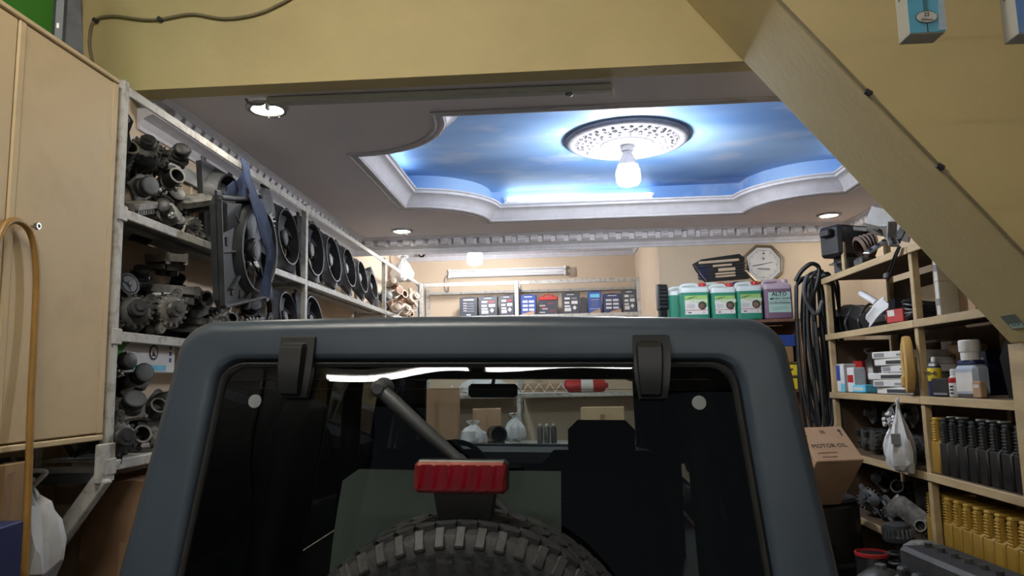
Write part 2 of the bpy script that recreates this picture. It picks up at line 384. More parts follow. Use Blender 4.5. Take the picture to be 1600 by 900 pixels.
for i in range(90):
    a = 2*math.pi*i/90; beads.lathe([(.0001,-.006),(.005,0),(.0001,.006)], 5, T(.372*math.cos(a), .372*math.sin(a), -.04))
bo = beads.build('bead_ring', M_['rose'], med)
def led_bulb(name, label, loc, s, glow, stem):
    t = thing(name, label, 'light bulb', loc)
    MB().lathe([(.0001,-.040*s),(.024*s,-.040*s),(.041*s,-.034*s),(.049*s,-.022*s),(.0515*s,0),(.050*s,.025*s),(.043*s,.040*s),(.03*s,.048*s)], 24).build('globe', glow, t)
    MB().lathe([(.031*s,.046*s),(.043*s,.047*s),(.036*s,.066*s),(.025*s,.09*s),(.02*s,.1*s),(.019*s,.11*s)], 20).build('heat_sink', M_['bulb_body'], t)
    MB().lathe([(.019*s,.108*s),(.026*s,.11*s),(.027*s,.13*s),(.021*s,.137*s),(.021*s,.165*s),(.014*s,.17*s)], 18).build('socket', M_['bulb_body'], t)
    MB().cyl((0,0,.168*s), (0,0,stem), .006, n=8).build('stem', M_['bulb_body'], t)
    return t
b1 = PY(978, 276, 5.26)
led_bulb('light_bulb', 'large lit white bulb hanging under the ceiling rose', (.52, 5.26, b1.z), 1.72, M_['led'], ZS-.056-b1.z)
b2 = PY(742, 405, 8.4)
led_bulb('light_bulb', 'lit white bulb hanging in the rear niche before the tube fitting', tuple(b2), 1.75, M_['led2'], 3.44-b2.z)
def downlight(label, p):
    t = thing('downlight', label, 'downlight', (p.x, p.y, ZC), group='recessed ceiling downlights')
    MB().lathe([(.072,-.002),(.112,-.002),(.112,-.012),(.1,-.02),(.085,-.018),(.076,-.006),(.072,-.002)], 32, cap=False).build('trim_ring', M_['steel'], t)
    MB().lathe([(0,-.009),(.076,-.009),(.076,-.004),(0,-.004)], 28).build('diffuser', M_['down'], t)
    for s_ in (-1, 1): MB().cbox((s_*.03, .098, -.018), (.012, .018, .012), .003).build('spring_clip', M_['steel'], t)
downlight('lit downlight beside the long bare batten near the front beam', PZ(418, 168, ZC))
downlight('lit downlight over the far left shelf corner', PZ(628, 360, ZC))
downlight('lit downlight on the right before the rear wall', PZ(1295, 335, ZC))
# cove tubes lying on the cornice ledge
def cove_tube(label, a, b):
    t = thing('cove_tube', label, 'tube light', a); d = Vector(b)-Vector(a); L = d.length; n_ = d.normalized()
    MB().cyl(n_*.03, n_*(L-.03), .013, n=12).build('tube', M_['tube_lit'], t)
    for q in (.01, L-.03): MB().cyl(n_*q, n_*(q+.03), .017, n=12).build('end_cap', M_['white'], t)
    mb = MB(); mm, _ = axis((0,0,0), d); mb.cbox((.0, -.0, L/2), (.03, .03, L*.98), .004, T(0,0,-.034) @ mm); mb.build('batten', M_['white'], t)
zt = ZC+.128+.06
cove_tube('lit tube on the far cornice ledge under the painted sky', (-.5, TY1-.035, zt), (.88, TY1-.035, zt))
cove_tube('lit tube on the left cornice ledge by the painted sky', (TX0+.035, 4.62, zt), (TX0+.035, 5.82, zt))
cove_tube('lit tube on the right cornice ledge behind the stair slab', (TX1-.035, 4.62, zt), (TX1-.035, 5.82, zt))
cove_tube('lit tube hidden on the near cornice ledge', (-.35, TY0+.035, zt), (1.0, TY0+.035, zt))
# bare batten fixed on the grey ceiling behind the beam
fa, fb = PZ(415, 150, ZC), PZ(957, 130, ZC)
t = thing('ceiling_batten', 'long bare metal tube batten without tube on the grey ceiling', 'light fitting', ((fa.x+fb.x)/2, 3.565, ZC), (0, 0, R(1.0)))
L = fb.x-fa.x
MB().cbox((0,0,-.02), (L, .055, .038), .008).build('channel', mat('pale_green_batten', (.40,.42,.38), .5, var=.05), t)
for q in (-L/2-.0, L/2): MB().cbox((q, 0, -.045), (.018, .03, .04), .004).build('tube_holder', M_['white'], t)
MB().lathe([(.018,0),(.018,-.012),(.01,-.016),(0,-.016)], 14, T(L/2-.22, 0, -.039)).build('starter', M_['steel'], t)
MB().tube(spline([(-L/2,0,-.02),(-L/2-.04,0,-.035),(-L/2-.09,-.01,-.03),(-L/2-.11,-.01,-.006)]), .008, 7).build('wire', M_['ink_grey'], t)
# three tube fittings overhead behind the viewer: they light the front hall and mirror in the car's rear window
def front_fitting(label, x0, x1, y, z, tm='tube_front'):
    t = thing('tube_fitting', label, 'tube light', ((x0+x1)/2, y, z), group='overhead tube fittings in the front hall'); L = x1-x0
    MB().cbox((0,0,.03), (L, .11, .05), .01).build('tray', M_['white'], t)
    for s_ in (-1, 1):
        MB().cyl((-L/2+.02, s_*.03, -.012), (L/2-.02, s_*.03, -.012), .014, n=12).build('tube', M_[tm], t)
        for q in (-1, 1): MB().cbox((q*(L/2-.01), s_*.03, -.005), (.02, .034, .045), .004).build('tube_holder', M_['white'], t)
    for q in (-1, 1): MB().cyl((q*L*.35, 0, .05), (q*L*.35, 0, ZF-z), .006, n=8).build('hanger_rod', M_['steel'], t)
# ------------------------------------------------------------------ the car
M_['paint'] = mat('matte_dark_grey_paint', (.049,.067,.092), .36, .0, var=.12, scale=2.2, col2=(.036,.050,.069), spec=.45)
M_['trim_blk'] = mat('black_trim_plastic', (.014,.015,.017), .38, var=.1)
M_['seal'] = mat('black_rubber_seal', (.012,.013,.014), .5, var=.1)
M_['cabin'] = mat('black_cabin_trim', (.012,.012,.013), .8, var=.2)
M_['glass_rear'] = pane('tinted_rear_glass', (.50,.545,.54), 1.5, 0.0, .0035, 3.2)
M_['glass_side'] = pane('tinted_side_glass', (.22,.25,.24), 1.45)
M_['glass_door'] = pane('dark_door_glass', (.05,.055,.055), 1.45)
M_['glass_front'] = pane('clear_windscreen', (.86,.90,.88), 1.3)
M_['wiper'] = mat('satin_grey_wiper', (.055,.060,.066), .45, var=.1)
M_['lens'] = mat('red_lamp_lens', (.20,.005,.012), .12, var=.1, scale=40, coat=.5)
M_['board'] = mat('pale_grey_green_board', (.72,.78,.68), .8, var=.07, scale=3)
M_['sticker'] = mat('pale_grey_disc', (.21,.235,.24), .6, var=.03)
car = thing('car', 'matte dark grey boxy off-road car parked tail to the viewer', 'car', M=T(-.250, 1.742, 0) @ RZ(R(-.6)) @ RY(R(1.25)))
LEAN = .14; ZT = 1.80
def yr(z): return -(ZT-z)*LEAN                 # rear plane, y forward
def outline(hb, ht, zb, zt, rt, rb=.02, k=7, crown=0.0, y=0.0):
    pts = []
    def arc(cx, cz, r, a0, a1):
        for i in range(k+1):
            a = R(a0+(a1-a0)*i/k); pts.append([cx+r*math.cos(a), cz+r*math.sin(a)])
    arc(-ht+rt, zt-rt, rt, 180, 90)
    for i in range(1, 8): pts.append([(-ht+rt)+(2*(ht-rt))*i/8, zt])
    arc(ht-rt, zt-rt, rt, 90, 0); arc(hb-rb, zb+rb, rb, 0, -90); arc(-hb+rb, zb+rb, rb, -90, -180)
    out = []
    for x, z in pts:
        # edges lean from ht (top) to hb (bottom)
        zz = z+crown*(1-(x/ht)**2)*max(0, (z-zb)/(zt-zb))**6
        out.append((x, yr(zz)+y, zz))
    return out
ZB = 1.02
def lean_fix(o, hb, ht, zb, zt):
    r = []
    for x, y, z in o:
        f = min(1, max(0, (zt-z)/(zt-zb))); r.append((x*(1+f*(hb/ht-1)) if z > zb+.03 else x, y, z))
    return r
def ol(hb, ht, zb, zt, rt, y, crown=.0): return lean_fix(outline(hb, ht, zb, zt, rt, k=7, crown=crown, y=y), hb, ht, zb, zt)
rings = [ol(.833, .725, ZB, 1.806, .075, .10, .012), ol(.833, .725, ZB, 1.806, .075, .045, .012), ol(.829, .721, ZB, 1.802, .073, .022, .012), ol(.821, .713, ZB, 1.794, .068, .008, .012),
         ol(.808, .699, ZB, 1.780, .060, .0, .011), ol(.802, .693, ZB+.01, 1.775, .060, -.0005, .010), ol(.698, .640, ZB+.07, 1.727, .067, -.0005), ol(.690, .632, ZB+.08, 1.722, .065, .0005), ol(.680, .622, ZB+.09, 1.715, .062, .004), ol(.672, .614, ZB+.10, 1.709, .058, .016), ol(.669, .611, ZB+.10, 1.706, .056, .03)]
MB().rings(rings).build('hardtop_rear', M_['paint'], car, ang=40)
MB().rings([ol(.671, .613, ZB+.1, 1.708, .057, .014), ol(.664, .606, ZB+.107, 1.702, .054, .008), ol(.655, .597, ZB+.115, 1.694, .05, .012), ol(.652, .594, ZB+.118, 1.691, .05, .022)]).build('window_seal', M_['seal'], car, ang=50)
g0 = ol(.654, .596, ZB+.116, 1.693, .05, .016)
glass = MB(); glass.rings([g0, [(x*.97, yr(1.38+(z-1.38)*.97)+.016, 1.38+(z-1.38)*.97) for x, y, z in g0], [(x*.5, yr(1.38+(z-1.38)*.5)+.016, 1.38+(z-1.38)*.5) for x, y, z in g0]], capb=True)
gl = glass.build('rear_glass', M_['glass_rear'], car, ang=80)
for z in (1.665, 1.642):
    MB().box((0, yr(z)+.0185, z), (1.1, .0006, .0012)).build('heater_line', M_['rust'], gl)
for px, py in ((381, 634), (1077, 632)):
    s_ = -1 if px < 800 else 1
    MB().lathe([(0,-.002),(.0155,-.002),(.0165,.0),(.0155,.002),(0,.002)], 20, T(s_*.522+.002, yr(1.612)+.012, 1.612) @ RX(R(90-8))).build('glass_bolt', M_['sticker'], gl)
# hinges over the top of the window
def hinge(x):
    hroot = MB()
    # base pad on the roof face
    def sec(w, z, y): return [(x-w, yr(z)+y, z), (x+w, yr(z)+y, z)]
    prof = [(.0385, 1.768, -.004), (.0415, 1.764, -.012), (.042, 1.73, -.016), (.0415, 1.70, -.017), (.038, 1.665, -.016), (.034, 1.64, -.014), (.031, 1.622, -.010), (.030, 1.618, .008)]
    back = [(w, z, .012) for w, z, _ in prof]
    a = [sec(*q) for q in prof]; b = [sec(*q) for q in back]
    rr = [[p[0], p[1], q[1], q[0]] for p, q in zip(a, b)]
    hroot.rings(rr, capa=True, capb=True); o = hroot.build('hinge', M_['trim_blk'], car, ang=30)
    top = MB(); pr = [(.026, 1.752, -.014), (.029, 1.748, -.026), (.0295, 1.738, -.036), (.029, 1.70, -.037), (.0265, 1.66, -.034), (.0235, 1.632, -.026), (.022, 1.625, -.012)]
    rr = [[(x-w*1.12-.004, yr(z)+.0, z), (x-w-.004, yr(z)+y, z), (x+w-.010, yr(z)+y, z), (x+w*1.12-.002, yr(z)+.0, z)] for w, z, y in pr]
    top.rings(rr, capa=True, capb=True); top.build('hinge_cover', M_['trim_blk'], o, ang=30)
hinge(-.419); hinge(.419)
# wiper
wp = Vector((-.208, yr(1.643)-.02, 1.643))
w1 = Vector((.005, yr(1.468)-.035, 1.468)); w2 = Vector((.122, yr(1.35)-.022, 1.35))
wo = MB().tube([wp+Vector((.0, -.008, 0)), wp+(w1-wp)*.15+Vector((0, -.012, 0)), wp+(w1-wp)*.5+Vector((0, -.012, 0)), w1, (w1+w2)/2+Vector((-.006, 0, -.006)), w2], [.015, .0175, .0155, .0125, .010, .006], 10).build('wiper_arm', M_['wiper'], car, ang=60)
MB().lathe([(0,-.03),(.012,-.03),(.019,-.022),(.021,-.005),(.021,.018),(.026,.03)], 18, T(wp.x, wp.y, wp.z) @ RX(R(-90))).build('pivot_cap', M_['wiper'], wo)
MB().tube([w1+Vector((-.02, .012, .03)), w1+Vector((.06, .014, -.06)), w2+Vector((.012, .008, -.02))], .005, 6).build('wiper_blade', M_['rubber'], wo)
# hardtop roof and sides
mb = MB(); prof = [(-.724, 1.70), (-.724, 1.733), (-.718, 1.765), (-.698, 1.79), (-.65, 1.806), (-.35, 1.815), (0, 1.818), (.35, 1.815), (.65, 1.806), (.698, 1.79), (.718, 1.765), (.724, 1.733), (.724, 1.70)]
inn = [(x*.955, z-.035) for x, z in prof]
mb.rings([[(x, y, z) for x, z in prof]+[(x, y, z) for x, z in inn[::-1]] for y in (.09, .6, 1.4, 2.2, 2.36)], capa=True, capb=True); mb.build('roof', M_['paint'], car, ang=40)
mb = MB(); mb.box((0, 1.2, 1.765), (1.36, 2.2, .012)); mb.build('headliner', M_['cabin'], car)
def hwz(z): return .718+(.828-.718)*(1.74-z)/(1.74-ZB)
def panel(s_, y0, y1, z0, z1, name, mt, t=.04, off=0):
    a = [(s_*(hwz(z)-off), y, z) for (y, z) in ((y0,z0),(y1,z0),(y1,z1),(y0,z1))]; b = [(x-s_*t, y, z) for x, y, z in a]
    return MB().add(a+b, [(0,1,2,3),(7,6,5,4),(0,4,5,1),(1,5,6,2),(2,6,7,3),(3,7,4,0)]).build(name, mt, car)
for s_ in (-1, 1):
    panel(s_, .05, .14, ZB, 1.70, 'rear_pillar', M_['paint'])
    panel(s_, .14, 2.36, 1.66, 1.72, 'roof_rail', M_['paint'])
    panel(s_, .95, 1.10, ZB, 1.67, 'door_pillar', M_['paint'])
    panel(s_, 2.2, 2.36, ZB, 1.67, 'screen_pillar', M_['paint'])
    panel(s_, .14, 2.36, ZB, 1.17, 'belt_panel', M_['paint'])
    panel(s_, .13, .96, 1.16, 1.67, 'side_glass', M_['glass_side'], .005, .02)
    panel(s_, 1.09, 2.21, 1.16, 1.67, 'door_glass', M_['glass_door'], .005, .02)
    panel(s_, .50, .97, ZB, 1.70, 'cabin_trim', M_['cabin'], .03, .05)
    panel(s_, -.0, .15, ZB, 1.70, 'pillar_trim', M_['cabin'], .02, .042)
# windscreen
ws = MB(); a = [(-.63, 2.52, 1.27), (.63, 2.52, 1.27), (.60, 2.36, 1.70), (-.60, 2.36, 1.70)]
MB().add(a, [(0,1,2,3)]).build('windscreen', M_['glass_front'], car)
def bar(p, q, w=.05, nm='screen_frame', mt=None):
    mm, L = axis(p, q); MB().cbox((0,0,L/2), (w, w, L+w*.6), .012, mm).build(nm, mt or M_['cabin'], car)
bar(a[0], a[3], .06); bar(a[1], a[2], .06); bar(a[3], a[2], .06); bar(a[0], a[1], .06)
for s_ in (-1, 1): MB().cbox((s_*.69, 2.44, 1.46), (.13, .07, .54), .01).build('screen_pillar_trim', M_['cabin'], car)
MB().cbox((0, 2.30, 1.19), (1.4, .42, .2), .05).build('dashboard', M_['cabin'], car)
mr = MB().cbox((-.19, 2.30, 1.602), (.27, .03, .075), .02).build('rear_view_mirror', M_['black'], car)
MB().cyl((-.19, 2.30, 1.64), (-.19, 2.37, 1.69), .01, n=8).build('mirror_stem', M_['black'], mr)
# seats, roll bar
for s_ in (-1, 1):
    st = MB().cbox((s_*.36, 1.42, 1.06), (.50, .13, .62), .05, T(0, .0, 0)).build('front_seat', M_['cabin'], car, ang=60)
    MB().cbox((s_*.36, 1.42, 1.415-(.09 if s_ < 0 else 0)), (.28, .10, .16), .04).build('headrest', M_['cabin'], st, ang=60)
    MB().cbox((s_*.36, 1.66, .74), (.50, .5, .14), .04).build('seat_cushion', M_['cabin'], st, ang=60)
    for q in (-.05, .05): MB().cyl((s_*.36+q, 1.42, 1.3), (s_*.36+q, 1.42, 1.4), .007, n=8).build('headrest_post', M_['steel'], st)
    MB().tube([(s_*.60, .25, 1.05), (s_*.58, .33, 1.5), (s_*.55, .45, 1.69), (s_*.55, 1.0, 1.71), (s_*.55, 2.2, 1.69)], .036, 10).build('roll_bar', M_['cabin'], car, ang=60)
MB().tube([(-.6, 1.0, 1.0), (-.585, 1.0, 1.6), (-.55, 1.0, 1.70), (.55, 1.0, 1.70), (.585, 1.0, 1.6), (.6, 1.0, 1.0)], .036, 10).build('roll_hoop', M_['cabin'], car, ang=60)
sw = MB().lathe([(.17,-.014),(.186,-.01),(.19,0),(.186,.01),(.17,.014),(.164,0),(.17,-.014)], 28, T(-.36, 2.02, 1.18) @ RX(R(70)), cap=False).build('steering_wheel', M_['cabin'], car)
MB().cbox((-.36, 2.03, 1.18), (.32, .03, .05), .01).build('wheel_spoke', M_['cabin'], sw)
# rear bench in shade, pale board added to give the rear window its pale patch
MB().cbox((0, .98, .98), (1.15, .14, .5), .05).build('rear_bench', M_['cabin'], car, ang=60)
MB().box((0, .55, .72), (1.5, 1.2, .04)).build('load_floor', M_['cabin'], car)
nb = 14; rows = []
for j in range(7):
    z = .84+.58*j/6; row = []
    for i in range(nb+1):
        u = i/nb; xl = -.415+.025*j/6; x = xl+u*(.205-xl); row.append((x, .17+.10*j/6+.012*math.sin(7*u+1.3*j)*(.5+.5*math.sin(2.1*j)), z-.03*(j == 6)*(u < .06)))
    rows.append(row)
bd = MB(); bd.rings(rows, closed=False); bd.rings([[(x, y+.012, z) for x, y, z in r_] for r_ in rows], closed=False); bd.build('added_board', M_['board'], car, ang=60)
# tub, tailgate, bumper, bonnet, wings, wheels
mb = MB(); mb.cbox((0, 1.22, .81), (1.58, 2.36, .46), .04); mb.build('tub', M_['paint'], car)
MB().cbox((0, -.085, .82), (1.30, .08, .44), .03).build('tailgate', M_['paint'], car)
for s_ in (-1, 1):
    tl = MB().cbox((s_*.70, -.09, .93), (.13, .07, .19), .015).build('tail_lamp', M_['trim_blk'], car)
    MB().cbox((s_*.70, -.128, .93), (.11, .012, .16), .005).build('lamp_lens', M_['lens'], tl)
MB().cbox((0, -.2, .52), (1.62, .16, .17), .04).build('rear_bumper', M_['trim_blk'], car)
mb = MB(); mb.rings([[(-.62, 2.45, .6), (-.62, 2.45, 1.13), (-.4, 2.45, 1.2), (.4, 2.45, 1.2), (.62, 2.45, 1.13), (.62, 2.45, .6)], [(-.52, 3.75, .6), (-.52, 3.75, 1.06), (-.36, 3.75, 1.12), (.36, 3.75, 1.12), (.52, 3.75, 1.06), (.52, 3.75, .6)]], capa=True, capb=True); mb.build('bonnet', M_['paint'], car, ang=25)
gr = MB().cbox((0, 3.78, .86), (1.05, .06, .46), .03).build('grille', M_['paint'], car)
for i in range(7): MB().cbox((-.30+.1*i, 3.812, .9), (.045, .01, .28), .01).build('grille_slot', M_['black'], gr)
MB().cbox((0, 3.95, .52), (1.6, .18, .16), .04).build('front_bumper', M_['trim_blk'], car)
def tyre_mesh(RO=.374, Wd=.118):
    return MB().lathe([(.205,-.10),(.225,-.112),(.30,-Wd),(.335,-Wd+.002),(.355,-Wd+.014),(RO-.012,-Wd+.03),(RO-.012,Wd-.03),(.355,Wd-.014),(.335,Wd-.002),(.30,Wd),(.225,.112),(.205,.10)], 64, RX(R(90)), cap=False).mesh('tyre', M_['rubber'], 30)
TM = tyre_mesh()
for s_ in (-1, 1):
    for y, nm in ((.42, 'rear'), (3.05, 'front')):
        w_ = inst(TM, 'wheel', car, T(s_*.76, y, .372) @ RZ(R(90)))
        MB().lathe([(0,-.06),(.07,-.07),(.08,-.045),(.18,-.05),(.205,-.09),(.21,.09),(0,.09)], 28, RX(R(90))).build('rim', M_['steel'], w_)
    for y in (.42, 3.05):
        MB().tube([(s_*.83, y-.52, .70), (s_*.85, y-.36, .86), (s_*.85, y, .90), (s_*.85, y+.36, .86), (s_*.83, y+.52, .66)], .06, 8).build('wing_flare', M_['trim_blk'], car, ang=60)
# spare wheel on the tailgate
spx, spy, spz = .030, -.262, 1.030
sp = inst(TM, 'spare_wheel', car, T(spx, spy, spz))
MB().lathe([(0,-.03),(.10,-.035),(.17,-.05),(.205,-.102),(.215,-.10),(.215,.1),(0,.1)], 36, RX(R(90))).build('rim', M_['trim_blk'], sp)
MB().cbox((0, .14, 0), (.18, .14, .18), .02).build('spare_carrier', M_['trim_blk'], sp)
sh = MB(); sh.cbox((0, 0, 0), (.0205, .011, .046), .003); sh = sh.mesh('shoulder_lug', M_['rubber'])
cb = MB(); cb.prism([(-.016,-.027),(.011,-.030),(.019,-.004),(.013,.027),(-.013,.030),(-.020,.006)], -.008, .008); cb = cb.mesh('tread_block', M_['rubber'])
NT = 58
for i in range(NT):
    a = 2*math.pi*i/NT
    for s_ in (-1, 1):
        aa = a+(.5*2*math.pi/NT if s_ > 0 else 0)
        inst(sh, 'shoulder_lug', sp, RY(aa) @ T(0, s_*.1035, .3485) @ RX(R(s_*46)))
    inst(cb, 'tread_block', sp, RY(a+.02) @ T(0, -.062, .363) @ RZ(.35))
    inst(cb, 'tread_block', sp, RY(a+.07) @ T(0, .0, .3635) @ RZ(-.3))
    inst(cb, 'tread_block', sp, RY(a+.035) @ T(0, .062, .363) @ RZ(.3))
# fine raised marks on the near sidewall
mk = MB().box((0,0,0), (.012, .004, .006)).mesh('sidewall_mark', M_['rubber'])
for i in range(NT*1):
    a = 2*math.pi*(i+.5)/NT
    for rr, w_ in ((.322, 1.4), (.310, 1.0)): inst(mk, 'sidewall_mark', sp, RY(a) @ T(0, -.1195, rr) @ S(w_, 1, 1))
# high brake lamp on its stalk
bl = MB().cbox((.022, -.295, 1.480), (.180, .045, .062), .008).build('brake_lamp', M_['trim_blk'], car)
MB().cbox((.022, -.320, 1.480), (.176, .014, .058), .007).build('lamp_lens', M_['lens'], bl)
for i in range(6):
    mb = MB(); mb.add([(-.013,0,-.024),(.009,0,-.024),(.017,0,.024),(-.005,0,.024),(-.011,-.0012,-.02),(.003,-.0012,-.02),(.011,-.0012,.02),(-.003,-.0012,.02)], [(0,1,5,4),(1,2,6,5),(2,3,7,6),(3,0,4,7),(4,5,6,7)], T(.022-.07+.028*i, -.327, 1.480)); mb.build('lens_facet', M_['lens'], bl)
mb = MB(); mb.rings([[(-.052+.022, -.315, 1.450), (.062+.022, -.315, 1.450), (.062+.022, -.22, 1.450), (-.052+.022, -.22, 1.450)], [(-.04+.022, -.30, 1.37), (.05+.022, -.30, 1.37), (.05+.022, -.2, 1.37), (-.04+.022, -.2, 1.37)]], capa=True, capb=True); mb.build('lamp_stalk', M_['black'], car)
# unseen ceiling fitting added to light the beam, then those mirrored in the rear window
front_fitting('unseen twin tube fitting added high over the car tail to light the beam', -1.5, -.3, .75, 4.08, 'tube_fill')
front_fitting('overhead twin tube fitting above the left of the front hall', -1.95, -.75, -2.05, 2.83)
front_fitting('overhead twin tube fitting above the middle of the front hall', -.65, .55, -2.05, 2.83)
front_fitting('overhead twin tube fitting above the right of the front hall', .65, 1.85, -2.05, 2.83)
# ------------------------------------------------------------------ used car parts: one builder for each kind
class Kind:
    def __init__(s, name, cat, build): s.name, s.cat, s.b, s.root = name, cat, build, None
    def put(s, M, label, group=None):
        if s.root is None:
            s.root = thing(s.name, label, s.cat, group=group); s.b(s.root); s.root.matrix_world = M
            s.kids = [(c, list(c.children)) for c in s.root.children]; return s.root
        r_ = s.root.copy(); COL.objects.link(r_); r_.matrix_world = M; r_['label'] = label
        if group: r_['group'] = group
        elif 'group' in r_: del r_['group']
        for c, gs in s.kids:
            d = c.copy(); COL.objects.link(d); d.parent = r_
            for g in gs: e = g.copy(); COL.objects.link(e); e.parent = d
        return r_
def ear(mb, ang, r0, r1, z0, z1, w=.02, hole=.008):
    c, s_ = math.cos(ang), math.sin(ang); mm = Matrix(((c, -s_, 0, 0), (s_, c, 0, 0), (0, 0, 1, 0), (0, 0, 0, 1)))
    n = 10; out = [(r0, -w), (r1, -w*.8)]+[(r1+w*.8*math.cos(t), w*.8*math.sin(t)) for t in [R(-80+160*i/6) for i in range(7)]]+[(r1, w*.8), (r0, w)]
    mb.prism(out, z0, z1, mm); mb.lathe([(hole, z0-.003), (hole*1.5, z0-.003), (hole*1.5, z1+.003), (hole, z1+.003), (hole, z0-.003)], 10, mm @ T(r1, 0, 0), cap=False)
def b_alternator(A, D, P):
    def f(t):
        MB().lathe([(.02,-.075),(.045,-.075),(.062,-.066),(.068,-.05),(.068,-.018)], 24).build('front_housing', A, t)
        MB().lathe([(.071,-.02),(.073,-.016),(.073,.016),(.071,.02)], 24).build('stator', D, t)
        MB().lathe([(.068,.018),(.068,.05),(.06,.068),(.04,.074),(0,.074)], 24).build('rear_housing', A, t)
        mb = MB()
        for k in range(16):
            a = 2*math.pi*k/16; mb.box((.060, 0, -.052), (.026, .010, .036), RZ(a)); mb.box((.058, 0, .052), (.026, .010, .036), RZ(a))
        mb.build('vent_ribs', A, t)
        mb = MB(); ear(mb, R(90), .05, .096, -.06, -.03); ear(mb, R(270), .05, .096, -.06, -.035); ear(mb, R(90), .05, .096, .03, .05); mb.build('mounting_ears', A, t)
        MB().lathe([(.0,-.128),(.016,-.128),(.018,-.12),(.034,-.12),(.036,-.116),(.031,-.112),(.036,-.108),(.031,-.104),(.036,-.10),(.031,-.096),(.036,-.092),(.036,-.086),(.02,-.084),(.02,-.07)], 22).build('pulley', P, t)
        mb = MB(); mb.cbox((.03,.03,.084), (.035,.03,.03), .005); mb.cyl((-.03,.02,.07), (-.03,.02,.096), .006, n=8); mb.build('terminal_block', M_['black'], t)
    return f
def b_compressor(A, D, P):
    def f(t):
        MB().lathe([(0,.12),(.05,.12),(.058,.112),(.060,.06),(.064,.058),(.064,.045),(.060,.043),(.060,-.01),(.064,-.012),(.064,-.03),(.05,-.035)], 24).build('body', A, t)
        mb = MB()
        for a in (45, 135, 225, 315): ear(mb, R(a), .05, .074, -.02, .0, .014, .006); ear(mb, R(a), .05, .072, .07, .09, .014, .006)
        mb.build('mounting_ears', A, t)
        MB().lathe([(.055,-.034),(.062,-.036),(.062,-.044),(.056,-.047),(.062,-.05),(.056,-.053),(.062,-.056),(.062,-.066),(.05,-.068),(.05,-.05)], 26).build('pulley', P, t)
        mb = MB(); mb.lathe([(0,-.078),(.014,-.078),(.016,-.07),(.045,-.068),(.045,-.06)], 22)
        for k in range(3): mb.box((.026, 0, -.071), (.03, .012, .005), RZ(2*math.pi*k/3))
        mb.build('clutch_plate', D, t)
        mb = MB(); mb.cbox((0,.058,.07), (.05,.036,.04), .006)
        for s_ in (-1, 1): mb.cyl((s_*.013,.06,.07), (s_*.013,.086,.07), .009, n=10)
        mb.build('port_block', A, t)
    return f
def b_starter(A, D, P):
    def f(t):
        MB().lathe([(0,-.09),(.02,-.09),(.036,-.084),(.039,-.07),(.039,.04),(.036,.046)], 20).build('motor_body', D, t)
        MB().lathe([(.044,.044),(.046,.05),(.046,.062),(.034,.07),(.03,.09),(.024,.11),(0,.112)], 18).build('nose_cone', A, t)
        mb = MB(); mb.prism([(-.06,-.03),(-.05,-.045),(.05,-.045),(.06,-.03),(.06,.06),(.03,.085),(-.03,.085),(-.06,.06)], .044, .056); mb.build('flange', A, t)
        sl = MB().lathe([(0,-.05),(.022,-.05),(.025,-.045),(.025,.04)], 16, T(0,.064,0)).build('solenoid', P, t)
        mb = MB()
        for s_ in (-1, 1): mb.cyl((s_*.01,.064,-.05), (s_*.01,.064,-.066), .005, n=8)
        mb.build('terminal', M_['steel'], sl)
        mb = MB()
        for a in (30, 210): mb.cyl((.04*math.cos(R(a)), .04*math.sin(R(a)), -.085), (.04*math.cos(R(a)), .04*math.sin(R(a)), .045), .004, n=6)
        mb.build('through_bolts', M_['steel'], t)
    return f
def b_throttle(A, D, P):
    def f(t):
        MB().lathe([(.034,-.05),(.042,-.05),(.043,-.04),(.039,-.036),(.039,.03),(.046,.034),(.046,.046),(.034,.046),(.034,-.05)], 24, cap=False).build('bore', D, t)
        MB().lathe([(.0345,-.053),(.0435,-.053),(.0435,-.049),(.0345,-.049),(.0345,-.053)], 24, cap=False).build('rim_ring', P, t)
        MB().lathe([(0,.0),(.033,.0),(.033,.003),(0,.003)], 20, RX(R(18))).build('butterfly_plate', P, t)
        mb = MB(); mb.cbox((.055,0,0), (.035,.06,.05), .008); mb.cyl((-.055,0,0), (.05,0,0), .008, n=8); mb.build('actuator', M_['black'], t)
        mb = MB()
        for a in (45,135,225,315): ear(mb, R(a), .035, .055, .034, .046, .012, .005)
        mb.build('flange_lugs', A, t)
    return f
def b_pump(A, D, P):
    def f(t):
        mb = MB(); pts = []
        rs = [.075,.062,.08,.055,.07,.082,.06,.078,.058,.07]
        for k, r_ in enumerate(rs):
            a = 2*math.pi*k/10; pts.append((r_*math.cos(a), r_*math.sin(a)))
        mb.prism(pts, .0, .022); mb.build('housing', A, t)
        mb = MB()
        for k in (0, 2, 5, 7): a = 2*math.pi*k/10; mb.lathe([(.004,-.004),(.010,-.004),(.010,.026),(.004,.026)], 8, T(rs[k]*.95*math.cos(a), rs[k]*.95*math.sin(a), 0))
        mb.build('bolt_bosses', P, t)
        MB().lathe([(.05,.0),(.045,-.02),(.03,-.03),(.02,-.045),(.016,-.06)], 18).build('bearing_nose', D, t)
        MB().lathe([(0,-.066),(.046,-.066),(.048,-.064),(.048,-.040),(.043,-.040),(.043,-.058),(.02,-.058)], 24).build('pulley', D, t)
        MB().lathe([(0,-.067),(.04,-.067),(.041,-.0665),(0,-.0695)], 22).build('pulley_face', P, t)
        MB().tube(spline([(.03,.02,.01),(.05,.06,.02),(.06,.10,.03)]), .017, 10).build('hose_neck', A, t)
    return f
